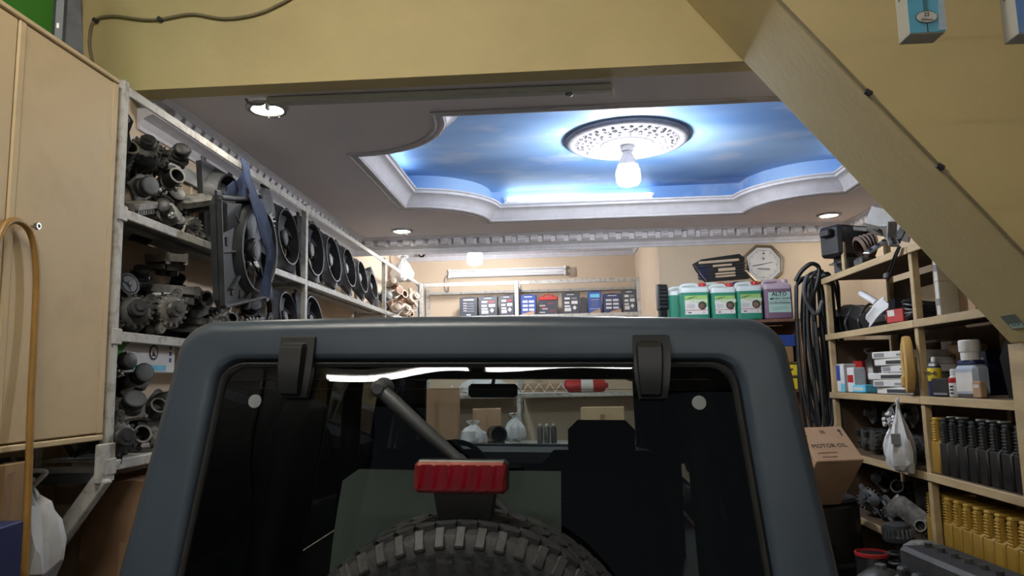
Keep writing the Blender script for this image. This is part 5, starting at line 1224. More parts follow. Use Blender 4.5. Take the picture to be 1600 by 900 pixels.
bracket('pale steel bracket lying across the top right shelf edge', 1395, 378, 2.14, (.1, -.35, 1.2), 1.2)
bracket('dark steel bracket behind the pale one on the top right shelf', 1385, 368, 2.3, (.4, .3, .6), 1.2, M_['alu_dark'])
bracket('dull bracket under the black battery tray', 1310, 412, 2.16, (0, -.15, .9), 1.2, M_['alu'])
o = carton('printed_box', 'pale cardboard box tipped on the top right shelf clutter', (0,0,0), (.30, .22, .14), 0, M_['paper'], tape=None, M=T(*RXp(1386, 364, 2.46)) @ RZ(R(-30)) @ RY(R(22)) @ RX(R(-12)))
# chain
t = thing('chain', 'dark cable bunch dangling from the top right shelf edge', 'cable', on(0, RXp(1405, 385, RF-.03)))
pts = [RXp(1405, 386, RF-.03)-t.location, RXp(1399, 400, RF-.035)-t.location, RXp(1393, 418, RF-.03)-t.location, RXp(1386, 431, RF-.03)-t.location]
for k in range(3):
    MB().tube(spline([Vector(q)+Vector((0, .014*(k-1)*(1+i*.4), -.01*(k == 1)*i)) for i, q in enumerate(pts)]), .006, 6).build('strand', M_['black'], t)
MB().cbox((0,0,0), (.03,.06,.04), .008, T(*(pts[3]))).build('plug', M_['alu_dark'], t)
# --- second shelf
t = thing('engine_undertray', 'long curved black plastic part on the second right shelf', 'car part', on(ZR[3], RXp(1335, 512, 2.3)), (0, 0, R(-80)))
g = random.Random(5); rows = []
for i in range(9):
    u = i/8; x = -.42+.84*u; hh = .10+.13*math.sin(math.pi*min(1, u*1.15))+g.uniform(-.012, .012); rows.append([(x, -.12, 0), (x, -.14, hh*.6), (x, -.06, hh), (x, .05, hh*.95), (x, .12, hh*.6), (x, .12, 0)])
MB().rings(rows, capa=True, capb=True).build('shell', M_['black'], t, ang=30)
for i in range(4): MB().tube(spline([(-.3+.18*i,-.14,.02),(-.3+.18*i,-.152,.09),(-.3+.18*i,-.07,.2),(-.3+.18*i,.03,.21)]), .01, 6).build('rib', M_['black_dusty'], t)
o = MB().tube(spline([RXp(1346, 459, 2.2), RXp(1358, 466, 2.18), RXp(1371, 474, 2.17)]), .024, 8).build('white_tube', M_['white'], ang=60); tag(o, 'short white plastic tube lying on the curved black part', 'tube')
o = ribbon('plastic_sheet', 'folded pale grey plastic sheet hanging at the second right shelf edge', 'sheet', [RXp(1385, 474, 2.16), RXp(1372, 484, 2.13), RXp(1362, 497, 2.12), RXp(1356, 504, 2.12)], .05, M_['bag'])
t = thing('headlamp', 'black headlamp unit in the middle of the second right shelf', 'headlamp', on(ZR[3], RXp(1388, 498, 2.26)), (0, 0, R(-65)))
MB().rings([[(-.16,-.06,0),(.14,-.08,0),(.16,.08,0),(-.14,.08,0)], [(-.19,-.08,.09),(.15,-.10,.12),(.17,.08,.15),(-.15,.09,.12)], [(-.12,-.02,.14),(.10,-.04,.19),(.11,.05,.19),(-.10,.05,.15)]], capa=True, capb=True).build('housing', M_['black'], t, ang=25)
MB().cbox((-.02,-.086,.06), (.16,.01,.05), .004).build('lens', M_['chrome'], t)
label_box('printed_box', 'red box at the middle post on the second right shelf', on(ZR[3], RXp(1411, 496, 2.16)), (.15, .12, .085), R(-75), M_['red'], [(.1,.5,.5,.95,M_['paper'])])
t = thing('cable_reel', 'tangled black cable coil right of the middle post', 'cable', on(ZR[3], RXp(1443, 488, 2.22)))
for k in range(6): MB().tube([(.11*math.cos(a+k)*(1+.1*k*.3), .09*math.sin(a+k), .02+.018*k+.012*math.sin(2*a+k)) for a in [2*math.pi*i/20 for i in range(20)]], .009, 6, closed=True).build('loop', M_['black'], t)
p = RXp(1480, 482, 2.2)
t = carton('carton', 'tall brown cardboard carton with printed marks on the second right shelf', (2.36, p.y-.03, ZR[3]), (.42, .34, .40), R(-90))
mb = MB(); mb.box((.06, .0, 0), (.1, .001, .008)); mb.box((.09, 0, .022), (.06, .001, .006)); 
MB().box((-.02, -.1715, .30), (.18, .001, .006)).build('printed_line', M_['ink'], t); MB().box((-.04, -.1715, .28), (.12, .001, .006)).build('printed_line', M_['ink'], t); MB().box((.12, -.1715, .13), (.06, .001, .005)).build('printed_line', M_['rust'], t); MB().box((.125, -.1715, .165), (.012, .001, .05)).build('printed_arrow', M_['rust'], t)
for i in range(2):
    p = RXp(1455+i*1, 480-34*i, 2.13); label_box('slim_carton', ['slim white carton at the foot of the tall brown carton', 'slim white carton upper of the two beside the tall brown carton'][i], (2.17, 4.265, ZR[3]+.192*i), (.035, .12, .19), R(-80), M_['paper'], [(.1,.9,.3,.5,M_['ink_grey'])])
carton('leaning_board', 'pale board leaning against the back of the second right shelf', (0,0,0), (.5, .02, .28), 0, M_['ply'], M=T(2.55, 5.2, ZR[3]) @ RZ(R(90)) @ RX(R(0)))
# --- third shelf: boxes, bottles, cans
carton('foam_block', 'whitish foam block at the far end of the third right shelf', (2.2, 5.83, ZR[2]), (.16, .16, .16), 0, M_['paper'])
for i, (px, py, s_, lb) in enumerate(((1322, 606, (.1,.1,.21), 'blue and white tall box at the far end of the third right shelf'), (1337, 606, (.09,.09,.18), 'white bottle-shaped box beside the tall blue box'), (1350, 606, (.16,.1,.055), 'flat blue box in front of the white flat boxes'))):
    p = RXp(px, py, 2.14); label_box('printed_box', lb, (2.15, p.y, ZR[2]), s_, R(-80), [M_['paper'], M_['white'], M_['cyan']][i], [[(.0,.5,.4,.95,M_['blue']),(.5,1,.0,.3,M_['cyan'])],[(.1,.9,.4,.7,M_['red'])],[(.1,.8,.3,.7,M_['paper'])]][i])
t = bag('plastic_bag', 'white plastic bag with red print on the third right shelf', on(ZR[2]+.0, RXp(1354, 606, 2.36)), .22, .18, .30, 41)
MB().box((-.03,-.115,.17), (.16, .03, .12), RZ(R(-70))).build('red_print', M_['red'], t)
for i in range(6):
    o = label_box('flat_carton', ['lowest', 'second', 'third', 'fourth', 'fifth', 'topmost'][i]+' white flat carton in the pile on the third right shelf', (2.24+.006*(i % 2), 4.90+.04*(i % 3)-.01*i, ZR[2]+.046*i), (.44-.04*(i % 2), .26, .044), R(-86+5*(i % 3)), M_['paper'], [(.05,.3,.2,.8,M_['ink_grey']),(.6,.9,.3,.6,M_['ink_grey'])] if i % 2 else [(.3,.9,.2,.7,M_['ink'])])
t = thing('plastic_funnel', 'yellow plastic ring lid hanging at the middle post', 'plastic lid', M=T(2.075, 4.60, ZR[2]+.185) @ RZ(R(-19)) @ RY(R(90)))
YR_ = mat('yellow_ring_plastic', (.55,.34,.10), .45, var=.08)
MB().lathe([(.11,-.02),(.155,-.03),(.20,-.02),(.205,0),(.2,.02),(.155,.03),(.11,.02),(.105,0),(.11,-.02)], 36, S(.84,.66,1), cap=False).build('ring', YR_, t); MB().cbox((.10,0,-.03), (.07,.05,.03), .01).build('lug', YR_, t)
t = thing('clay_pot', 'brown round pot at the back right of the middle post', 'pot', on(ZR[2], RXp(1446, 600, 2.40))); MB().lathe([(0,0),(.08,0),(.115,.1),(.12,.2),(.10,.26),(.06,.29),(.05,.33),(0,.33)], 22).build('pot_body', M_['rust'], t); MB().lathe([(.05,.325),(.066,.33),(.066,.345),(.05,.345)], 18, cap=False).build('rim', M_['beige'], t)
t = thing('spray_can', 'blue spray can with yellow shield label and white top', 'spray can', on(ZR[2], RXp(1463, 613, 2.13))); 
MB().lathe([(0,0),(.034,0),(.036,.006),(.036,.16),(.033,.17)], 22).build('can', M_['navy'], t); MB().lathe([(.0362,.085),(.0365,.086),(.0365,.158),(.0362,.159)], 22, cap=False).build('yellow_band', M_['yellow_print'], t)
MB().lathe([(.033,.17),(.03,.182),(.018,.192),(.012,.194)], 18).build('shoulder', M_['steel'], t); MB().lathe([(.012,.194),(.013,.21),(.007,.222),(0,.223)], 12).build('nozzle', M_['white'], t)
tm_ = text_mesh('WD-40', .026, M_['ink'], bold=.001); inst(tm_, 'lettering', t, RZ(R(-62)) @ T(0,-.0375,.128) @ RX(R(90)))
for k in range(4): MB().lathe([(.0362,.03+.012*k),(.0364,.031+.012*k),(.0364,.033+.012*k),(.0362,.034+.012*k)], 12, cap=False, a0=R(-100), a1=R(-20)).build('printed_line', M_['paper'], t)
items = [((1440,612),2.2,(.12,.1,.10),'black small carton left of the spray can',M_['black'],[(.1,.6,.3,.5,M_['paper'])]),
 ((1490,612),2.44,(.26,.16,.26),'grey carton with navy top behind the spray can',M_['grey_dusty'],[(0,1,.66,1.,M_['navy']),(.4,.8,.55,.63,M_['paper'])]),
 ((1482,613),2.14,(.13,.1,.10),'black carton right of the spray can',M_['black'],[(.1,.9,.1,.2,M_['ink_grey'])]),
 ((1505,613),2.42,(.16,.14,.30),'tan carton behind the white-capped jar',M_['card'],[(.1,.4,.7,.8,M_['rust'])]),
 ((1495,600),2.50,(.10,.10,.33),'white bottle at the back behind the tan carton',M_['white'],[(.1,.9,.4,.7,M_['ink_grey'])]),
 ((1545,613),2.45,(.20,.16,.25),'dark printed carton behind the jar, third right shelf',M_['navy'],[(.1,.9,.7,.85,M_['paper']),(.1,.5,.4,.5,M_['paper'])])]
for (px, py), X, sz_, lb, mt, pn in items:
    p = RXp(px, py, X); label_box('printed_box', lb, (X, p.y, ZR[2]), sz_, R(-78), mt, pn)
t = thing('bottle', 'white bottle with red band between the boxes, third right shelf', 'bottle', on(ZR[2], RXp(1496, 615, 2.12))); MB().lathe([(0,0),(.026,0),(.028,.005),(.028,.09),(.02,.11),(.015,.115)], 18).build('flask', M_['paper'], t); MB().lathe([(.0283,.075),(.0287,.076),(.0287,.098),(.024,.104)], 18, cap=False).build('red_band', M_['red'], t); MB().lathe([(.017,.115),(.018,.145),(.012,.15),(0,.15)], 14).build('cap', M_['white'], t)
for k in range(3): MB().cbox((-.0,-.0285,.02+.018*k), (.02,.001,.009), .0003, RZ(R(-60))).build('printed_line', M_['ink'], t)
t = thing('paint_jar', 'blue-white square jug with purple neck near the stair column', 'jug', on(ZR[2], RXp(1522, 617, 2.16)), (0, 0, R(-75)))
MB().cbox((0,0,.085), (.15,.10,.17), .02).build('jug_body', mat('pale_blue_plastic', (.42,.48,.58), .4, var=.08), t); MB().cbox((0,0,.18), (.12,.08,.03), .01).build('neck', M_['navy'], t); MB().box((0,-.051,.08), (.11,.002,.1)).build('paper_label', M_['paper'], t)
t = thing('jar', 'white round tub standing on the purple-necked jug', 'jar', (RXp(1522, 617, 2.16).x, RXp(1522, 617, 2.16).y, ZR[2]+.195)); MB().lathe([(0,0),(.045,0),(.046,.01),(.046,.045)], 20).build('tub', M_['white'], t); MB().lathe([(.05,.045),(.052,.05),(.052,.10),(.046,.108),(0,.11)], 22).build('lid', M_['white'], t)
p = RXp(1530, 619, 2.115); label_box('slim_carton', 'tiny tan carton at the edge below the white tub', (2.12, p.y, ZR[2]), (.05, .04, .085), R(-70), M_['card'], [(.2,.8,.6,.8,M_['paper'])])
t = thing('toolbox', 'black upright plastic case leaning at the stair column', 'case', (2.30, 3.74, ZR[2]+.002), (R(0), R(0), R(-60)))
MB().rings([[(-.13,-.045,0),(.13,-.045,0),(.13,.045,0),(-.13,.045,0)], [(-.15,-.055,.2),(.15,-.055,.2),(.15,.055,.2),(-.15,.055,.2)], [(-.10,-.05,.33),(.10,-.05,.33),(.10,.05,.33),(-.10,.05,.33)]], capa=True, capb=True).build('shell', M_['black'], t, ang=25)
MB().tube(spline([(-.07,-.06,.10),(-.06,-.075,.2),(.0,-.075,.26),(.06,-.075,.2)]), .009, 6).build('handle', M_['ink_grey'], t); MB().cbox((.0,-.058,.26), (.05,.006,.025), .002).build('latch', M_['white'], t)
# --- fourth shelf
LBL4 = 'on the fourth right shelf'
for i, (px, X, s_) in enumerate(((1320, 2.30, 1.12), (1342, 2.26, 1.2), (1367, 2.26, 1.22), (1397, 2.25, 1.2), (1427, 2.26, 1.05))):
    D_ALT.put(T(X, 5.76-.275*i, ZR[1]+.079*s_) @ RY(R(-86)) @ S(s_, s_, s_), ORD[i]+' big dark motor from the far end of the fourth right shelf')
for i, (px, X, s_) in enumerate(((1335, 2.30, .95), (1362, 2.30, .95), (1392, 2.30, .95))):
    D_STA.put(T(X, 5.62-.32*i, ZR[1]+.272) @ RY(R(-80)) @ RZ(rng.uniform(0, 6)) @ S(s_, s_, s_), ORD[i]+' dark starter stacked at the back of the fourth right shelf')
t = thing('connector_bundle', 'bunch of small white plastic connectors hanging over the dark motors', 'connectors', on(0, RXp(1393, 655, 2.12)), )
t.location.z = RXp(1393, 655, 2.12).z
g = random.Random(8)
for k in range(16): MB().cbox((0,0,0), (.02,.026,.02), .003, T(g.uniform(-.02,.02), g.uniform(-.085,.085), g.uniform(-.05,.045)) @ Euler((g.uniform(0,3), g.uniform(0,3), 0)).to_matrix().to_4x4()).build('connector', M_['white'], t)
for k in range(4): MB().tube(spline([(.01, -.08+.05*k, -.03), (.0, -.05+.04*k, .03), (.01, .0, .09), (.03, .02, ZR[2]-.05-t.location.z)]), .004, 5).build('wire', M_['ink_grey'], t)
p = RXp(1420, 737, 2.06); t = bag('plastic_bag', 'white plastic carrier bag hanging on the middle post of the right rack', (2.03, p.y-.02, p.z), .15, .18, .40, 51, hang=True)
MB().cyl((.0,.06,.395), (.09,.09,.40), .005, n=6).build('nail', M_['steel'], t); MB().box((-.035,-.082,.2), (.05,.02,.06), RZ(-.3)).build('grey_print', M_['ink_grey'], t)
bag('plastic_bag', 'grey printed plastic bag partly behind the hanging white bag', (2.05, p.y+.16, p.z+.05), .10, .13, .22, 52, M_['bag'])
# oil jugs: grip toward the aisle (-X), neck at the back
def b_oil(body, capm):
    def f(t):
        out = [(-.105,0),(.105,0),(.11,.01),(.11,.21),(.085,.235),(-.03,.215),(-.07,.20),(-.108,.17),(-.11,.01)]
        n = len(out); w = .041
        rs = []
        for yy, k in ((-w, .93), (-w*.8, 1), (w*.8, 1), (w, .93)): rs.append([(x*k, yy, .12+(z-.12)*k) for x, z in out])
        MB().rings(rs, capa=True, capb=True).build('body', body, t, ang=40)
        MB().cbox((-.088,0,.235), (.036,.05,.13), .012).build('grip', body, t); mb = MB()
        for k in range(7): mb.cbox((-.1065,0,.185+.0155*k), (.006,.046,.006), .002)
        mb.build('grip_ribs', body, t)
        MB().cbox((-.015,0,.301), (.18,.05,.022), .008).build('top_bar', body, t)
        MB().lathe([(.026,.225),(.024,.265),(.028,.268),(.028,.295),(.024,.30),(0,.30)], 16, T(.066,0,.0)).build('cap', capm, t)
    return f
JB = Kind('oil_jug', 'oil jug', b_oil(M_['black'], M_['black_dusty'])); JG = Kind('oil_jug', 'oil jug', b_oil(M_['gold_jug'], M_['gold_jug']))
n4 = 9; y4 = [RXp(1462, 735, 2.12).y-.035-.098*i for i in range(n4)]
for i, y in enumerate(y4):
    o = (JG if i == 0 else JB).put(T(2.215, y, ZR[1]+.002) @ RZ(R(rng.uniform(-2, 2))), 'single gold oil jug at the end of the black jug row' if i == 0 else ORD[i-1]+' black oil jug counted from the single gold jug', 'oil jugs on the fourth right shelf')
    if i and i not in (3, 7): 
        bb = MB().cbox((-.04,-.0,.317), (.06,.03,.010), .004).build('top_glint', M_['white'], o)  # white slab put on as the light glint on the jug top
n5 = 10; y5 = [RXp(1450, 790, 2.12).y-.03-.098*i for i in range(n5)]
for i, y in enumerate(y5):
    JG.put(T(2.215, y, ZR[0]+.002) @ RZ(R(rng.uniform(-2, 2))), ORD[i]+' gold oil jug in the lower row, counted from the dark springs', 'gold oil jugs on the bottom right shelf')
# --- bottom right: suspension strut, dark engine parts, tilted carton, black film
t = thing('suspension_strut', 'black suspension strut with coil spring in the bottom right corner', 'suspension strut', (1.94, 4.52, 0), (R(3), R(-4), 0))
MB().lathe([(0,0),(.05,0),(.05,.06),(.032,.08),(.032,.42),(.045,.44),(.02,.46),(.02,.72)], 18).build('damper', M_['alu_dark'], t)
MB().tube([(.068*math.cos(a), .068*math.sin(a), .40+.024*a/1.57*.55) for a in [i*.42 for i in range(75)]], .0085, 7).build('coil_spring', M_['black_dusty'], t)
MB().lathe([(.02,.70),(.075,.705),(.085,.715),(.085,.735),(.07,.745),(.062,.80),(.02,.81)], 24).build('spring_seat', M_['black_dusty'], t)
fm = MB()
for k in range(22): fm.box((.082,0,.76), (.012,.006,.05), RZ(2*math.pi*k/22))
fm.build('seat_ribs', M_['grey_dusty'], t)
t = thing('suspension_strut', 'second suspension strut standing right of the first, bottom right', 'suspension strut', (1.97, 4.28, 0), (R(-2), R(-3), 0))
MB().lathe([(0,0),(.05,0),(.05,.06),(.03,.08),(.03,.66)], 16).build('damper', M_['alu_dark'], t)
MB().tube([(.062*math.cos(a), .062*math.sin(a), .36+.0085*a) for a in [i*.42 for i in range(85)]], .008, 7).build('coil_spring', M_['black_dusty'], t)
MB().lathe([(.02,.66),(.09,.665),(.095,.68),(.095,.72),(.06,.74),(0,.75)], 22).build('spring_seat', M_['alu'], t)
t = thing('engine_block', 'large dark engine block on the floor in front of the gold jugs', 'engine', (1.84, 3.72, 0), (0, 0, R(4)))
MB().cbox((0,0,.32), (.34,.72,.64), .03).build('block', M_['black'], t); hd = MB().cbox((.0,0,.71), (.24,.68,.14), .02).build('cylinder_head', M_['black_dusty'], t)
for k in range(5): MB().cbox((-.13,-.28+.14*k,.66), (.05,.07,.05), .012).build('exhaust_port', M_['black_dusty'], t)
for k in range(6): MB().cyl((.0,-.28+.11*k,.78), (.0,-.28+.11*k,.80), .018, n=10).build('head_bolt', M_['alu_dark'], hd)
for k in range(8): MB().cbox((-.172,-.3+.085*k,.34), (.012,.02,.4), .004).build('block_rib', M_['black'], t)
t = thing('oil_filter_can', 'dark canister with red rim before the struts, bottom right', 'canister', (1.78, 4.60, 0)); MB().lathe([(0,0),(.085,0),(.09,.01),(.09,.60),(.085,.61)], 22).build('drum', M_['black'], t); MB().lathe([(.086,.60),(.094,.602),(.094,.62),(.086,.622),(.086,.60)], 22, cap=False).build('red_rim', M_['red'], t); MB().lathe([(0,.605),(.086,.605)], 20, cap=False).build('lid', M_['black_dusty'], t)
t = thing('round_tank', 'grey round metal tank bottom right, half below the frame', 'tank', (1.69, 4.27, 0)); MB().lathe([(0,0),(.12,0),(.14,.03),(.14,.5),(.12,.56),(.07,.60),(.03,.61),(0,.61)], 24).build('tank_body', M_['alu_dark'], t); MB().lathe([(.03,.60),(.03,.63),(.02,.635),(0,.635)], 12).build('cap', M_['steel'], t)
# low left end of the bottom shelf: grimy castings
heap([
 (CAS, 'pale grimy casting left of the gold jug row', 1418, 822, 2.16, (-.6,-.6,.3), 1.1),
 (D_PMP, 'dark pump left of the grimy casting, bottom right shelf', 1398, 800, 2.2, (-.6,-.6,.3), 1.15),
 (D_CAS, 'dark casting over the bottom right shelf plank', 1425, 800, 2.3, (-.6,-.6,.3), 1.15),
 (STA, 'starter motor lying behind the tilted carton', 1375, 770, 2.25, (-.6,-.6,.3), 1.15),
 (D_THR, 'dark throttle body behind the tilted carton', 1392, 765, 2.28, (-.6,-.6,.3), 1.15),
 (THR, 'throttle body with pale ring on the bottom right shelf', 1432, 815, 2.14, (-.6,-.6,.3), 0.9),
 (D_ALT, 'dark alternator far end of the bottom right shelf', 1365, 800, 2.2, (-.6,-.6,.3), 1.15),
 (D_STA, 'dark starter motor under the tilted carton corner', 1380, 815, 2.18, (-.6,-.6,.3), 1.15),
], '', 4.56, 5.86, ZR[0], 2.11, 2.56, rad=.092)
# tilted cardboard carton with arrows, resting on a dark drum bundle
cc = PY(1288, 706, 4.95)
t = thing('carton', 'tilted brown carton printed MOTOR OIL beside the car', 'box', M=T(1.64, 5.02, CZ-.50) @ RZ(R(14)) @ RX(R(-48)) @ S(1.12, 1.12, 1.12))
MB().cbox((.0,.06,-.06), (.29,.38,.26), .004).build('box_body', M_['card'], t)
def ct(txt, size, x, z): text(txt, size, M_['ink'], t, T(x, -.1312, z) @ RX(R(90)))
ct('MOTOR OIL', .040, -.01, -.08)
for x in (-.115, .11):
    mb = MB(); mb.prism([(-.004,-.028),(.004,-.028),(.004,.008),(.014,.008),(0,.026),(-.014,.008),(-.004,.008)], 0, .001, T(x,-.1306,.02) @ RX(R(90))); mb.build('arrow_mark', M_['ink'], t)
MB().cbox((0,-.1308,.025), (.03,.001,.026), .0003).build('printed_mark', M_['rust'], t)
for k in range(3): MB().box((-.05,-.1308,-.13-.03*k), (.12-.03*k,.001,.006)).build('printed_line', M_['rust'], t)
t = thing('black_barrel', 'black plastic barrel under the tilted carton', 'barrel', (1.72, 5.30, 0)); MB().lathe([(0,0),(.25,0),(.27,.05),(.28,.4),(.27,.78),(.25,.80),(.0,.80)], 28).build('barrel_body', M_['black'], t)
MB().lathe([(.272,.40),(.288,.41),(.288,.43),(.272,.44)], 28, cap=False).build('hoop', M_['black_dusty'], t); MB().lathe([(0,.80),(.24,.80),(.26,.815),(.24,.83),(0,.83)], 28).build('lid', M_['black_dusty'], t)
t = thing('trash_bag', 'glossy black plastic sack low between the car and the right rack', 'plastic sack', (1.46, 4.86, 0)); g = random.Random(77); rows = []
for j, (u, k) in enumerate(((0,.8),(.1,1),(.35,1.05),(.6,.95),(.8,.7),(.92,.35),(.97,.14),(1.05,.2))): rows.append([(.19*k*math.cos(2*math.pi*i/18)*(1+g.uniform(-.12,.12)), .19*k*math.sin(2*math.pi*i/18)*(1+g.uniform(-.12,.12)), .92*u) for i in range(18)])
MB().rings(rows, capa=True, capb=True).build('sack', mat('glossy_black_film', (.02,.022,.028), .22, var=.1, bump=.5, bscale=10), t, ang=22); MB().tube([(.045*math.cos(a), .045*math.sin(a), .885) for a in [i*.5 for i in range(13)]], .008, 6).build('tie', M_['white'], t)
# --- dark hoses and belts hanging at the far end of the rack
for i in range(12):
    x = 2.07+.046*(i % 3)-.04*(i//9); y = 6.0+.029*i; L_ = [1.15,1.4,.9,1.25,1.5,1.0,1.35,1.2,1.45,1.1,1.3,.95][i]; zt0 = ZR[4]+.02-.02*(i % 4); w_ = .05+.012*(i % 3); g = random.Random(i)
    pts = [(x-w_, y, zt0), (x-w_*1.3+g.uniform(-.03,.03), y+.01, zt0-L_*.3), (x-w_*1.2+g.uniform(-.04,.04), y, zt0-L_*.7), (x-w_*.5, y+.01, zt0-L_), (x+w_*.5, y, zt0-L_), (x+w_*1.1+g.uniform(-.03,.03), y-.01, zt0-L_*.7), (x+w_*1.2+g.uniform(-.02,.02), y, zt0-L_*.3), (x+w_, y, zt0), (x, y, zt0+.05)]
    P_ = spline(pts+[pts[0]], 5); o = MB().tube(P_[:-1], .0128, 7, closed=True).build('drive_belt', M_['black'] if i % 3 else M_['rubber'], ang=60); tag(o, ORD[i]+' black hose loop from the front, hanging at the right rack end', 'hose', 'black hoses hanging at the rack end')
o = MB().cyl((2.10, 5.96, ZR[4]+.03), (2.10, 6.42, ZR[4]+.03), .012, n=8).build('hanging_bar', M_['steel']); tag(o, 'short steel bar carrying the hanging black hoses', 'bar')
o = MB().tube(spline([PY(1243, 440, 6.05), PY(1252, 424, 6.03), PY(1268, 412, 6.0), PY(1280, 420, 6.0), PY(1276, 445, 6.0), PY(1268, 470, 6.0), PY(1272, 500, 6.0)]), [.018]*49, 8).build('air_hose', M_['black'], ang=60); tag(o, 'arched black hose above the brown cabinet corner', 'hose')
o = MB().tube(spline([PY(1262, 430, 5.98), PY(1256, 450, 5.96), PY(1262, 475, 5.96), PY(1276, 490, 5.96), PY(1285, 470, 5.96)]), .016, 8).build('air_hose', M_['grey_dusty'], ang=60); tag(o, 'grey hose curling down at the far end of the right rack', 'hose')
# ------------------------------------------------------------------ wiper rack overhead on the right, cables, sticker
wr = thing('display_rack', 'hanging grey wire rack for wiper blade boxes, top right above the frame', 'display rack', (0, 0, 0))
zr0 = 2.36
for k in range(12): MB().cyl((.5+.1*k, 1.155, 2.42), (.5+.1*k, 1.155, 3.6), .005, n=6).build('wire', M_['steel'], wr)
for k in range(6): MB().cyl((.5, 1.145, 2.45+.22*k), (1.6, 1.145, 2.45+.22*k), .006, n=6).build('wire', M_['steel'], wr)
for x in (.55, 1.55): MB().cyl((x, 1.16, 3.59), (x, 1.16, ZF), .012, n=8).build('hanger_rod', M_['steel'], wr)
WS = mat('grey_card_side', (.42,.42,.38), .6, var=.05)
M_['wiper_cyan'] = mat('sky_blue_print', (.09,.40,.62), .5, var=.1, scale=9, col2=(.16,.50,.70), fac=.5)
M_['wiper_blue'] = mat('blue_sky_print', (.10,.22,.52), .5, var=.1, scale=9, col2=(.2,.34,.62), fac=.5)
def wiper(label, px0, px1, py, mt, txt):
    a, b = PY(px0, py, 1.10), PY(px1, py, 1.10); w = b.x-a.x; L = .62
    t = thing('wiper_box', label, 'wiper box', (a.x+w/2, 1.10, a.z), (R(0), 0, R(0)), group='wiper blade boxes on the hanging rack')
    MB().cbox((0, 0, L/2), (w, .036, L), .001).build('box_body', WS, t); f = -.0185
    fp = MB().box((0, f, L/2), (w*.985, .001, L*.995)).build('front_print', mt, t)
    MB().lathe([(0,0),(.016,0),(.016,.0008),(0,.0008)], 26, T(-.0, f-.0005, .025) @ RX(R(90)) @ S(1, .62, 1)).build('size_oval_rim', M_['ink'], fp)
    MB().lathe([(0,0),(.015,0),(.015,.0012),(0,.0012)], 26, T(-.0, f-.0005, .025) @ RX(R(90)) @ S(1, .58, 1)).build('size_oval', M_['paper'], fp)
    text('22', .0085, M_['ink'], fp, T(-.0, f-.0019, .0285) @ RX(R(90)), ext=.0002); text('550mm', .0058, M_['ink'], fp, T(.0, f-.0019, .0205) @ RX(R(90)), ext=.0002)
    mb = MB(); mb.prism([(-.0035,.033),(.0025,.033),(.004,L*.9),(-.005,L*.9)], 0, .0008, T(0, f-.0004, 0) @ RX(R(90))); mb.build('blade_picture', mat('teal_ink', (.06,.22,.27), .6, var=.05) if 'teal_ink' not in bpy.data.materials else bpy.data.materials['teal_ink'], fp)
    MB().box((0, f-.0005, .009), (.0012, .0008, .016)).build('printed_line', M_['ink'], fp)
    mb = MB(); mb.prism([(.012,.055),(.014,.07),(.018,.085),(.022,.09),(.02,.078),(.016,.06)], 0, .0008, T(0, f-.0004, 0) @ RX(R(90))); mb.build('splash_print', M_['blue'], fp)
    mb = MB(); mb.prism([(.016,.004),(.0275,.004),(.0275,.11),(.021,.09),(.019,.04)], 0, .0006, T(0, f-.0004, 0) @ RX(R(90))); mb.build('splash_print', mat('pale_splash', (.45,.55,.66), .5, var=.1, scale=40), fp)
    for q in (-1, 1): MB().box((-w/2-.0006, 0, .115-.012*q*0), (.001, .016, .004), T(0,0,.0) @ RX(.6*q)) .build('emblem_stroke', M_['ink_grey'], t) if 0 else None
    em = MB(); em.box((-w/2-.0006, .0, .075), (.001, .012, .003)); em.box((-w/2-.0006, -.004, .080), (.001, .004, .012)); em.box((-w/2-.0006, .005, .070), (.001, .004, .012)); em.build('side_emblem', M_['ink_grey'], t)
    MB().cyl((0, .019, L-.05), (0, .05, L-.05), .003, n=6).build('hang_hook', M_['steel'], t)
wiper('light blue wiper blade box hanging at the upper right, marked 22', 1413, 1468, 62, M_['wiper_cyan'], '22')
wiper('darker blue wiper blade box cut by the right frame edge', 1580, 1636, 62, M_['wiper_blue'], '22')
# cables with clips
def cable(name, label, pts, r, clips):
    t = thing(name, label, 'cable', (0, 0, 0)); MB().tube(spline(pts), r, 8).build('sheath', mat(name+'_sheath', (.24,.20,.12), .6, var=.1), t, ang=60)
    for c in clips: MB().cbox((0, 0, 0), (.03, .02, .02), .004, T(*c) @ RY(.6)).build('clip', M_['ink'], t)
yb = YBEAM-.012
cable('wall_cable', 'grey cable clipped along the yellow front beam', [PY(150, 112, yb), PY(142, 85, yb), PY(140, 60, yb), PY(147, 33, yb), PY(175, 25, yb), PY(220, 30, yb), PY(250, 30, yb), PY(300, 22, yb), PY(350, 29, yb), PY(400, 22, yb), PY(440, 5, yb), PY(470, -12, yb)], .0075, [PY(149, 32, yb), PY(250, 30, yb)])
ys = 2.788
def EDG(px, py):
    p = PY(px, py, ys); p.z = max(p.z, sz(p.x)+.004); return p
cable('stair_cable', 'thin dark cable clipped down the edge of the stair slab', [EDG(1180, -25), EDG(1208, 14), EDG(1228, 45), EDG(1250, 78), EDG(1290, 110), EDG(1325, 137), EDG(1358, 160), EDG(1400, 196), EDG(1440, 232), EDG(1470, 270), EDG(1485, 305), EDG(1510, 345), EDG(1545, 378), EDG(1600, 415), EDG(1650, 440)], .006, [EDG(1358, 160), EDG(1470, 271)])
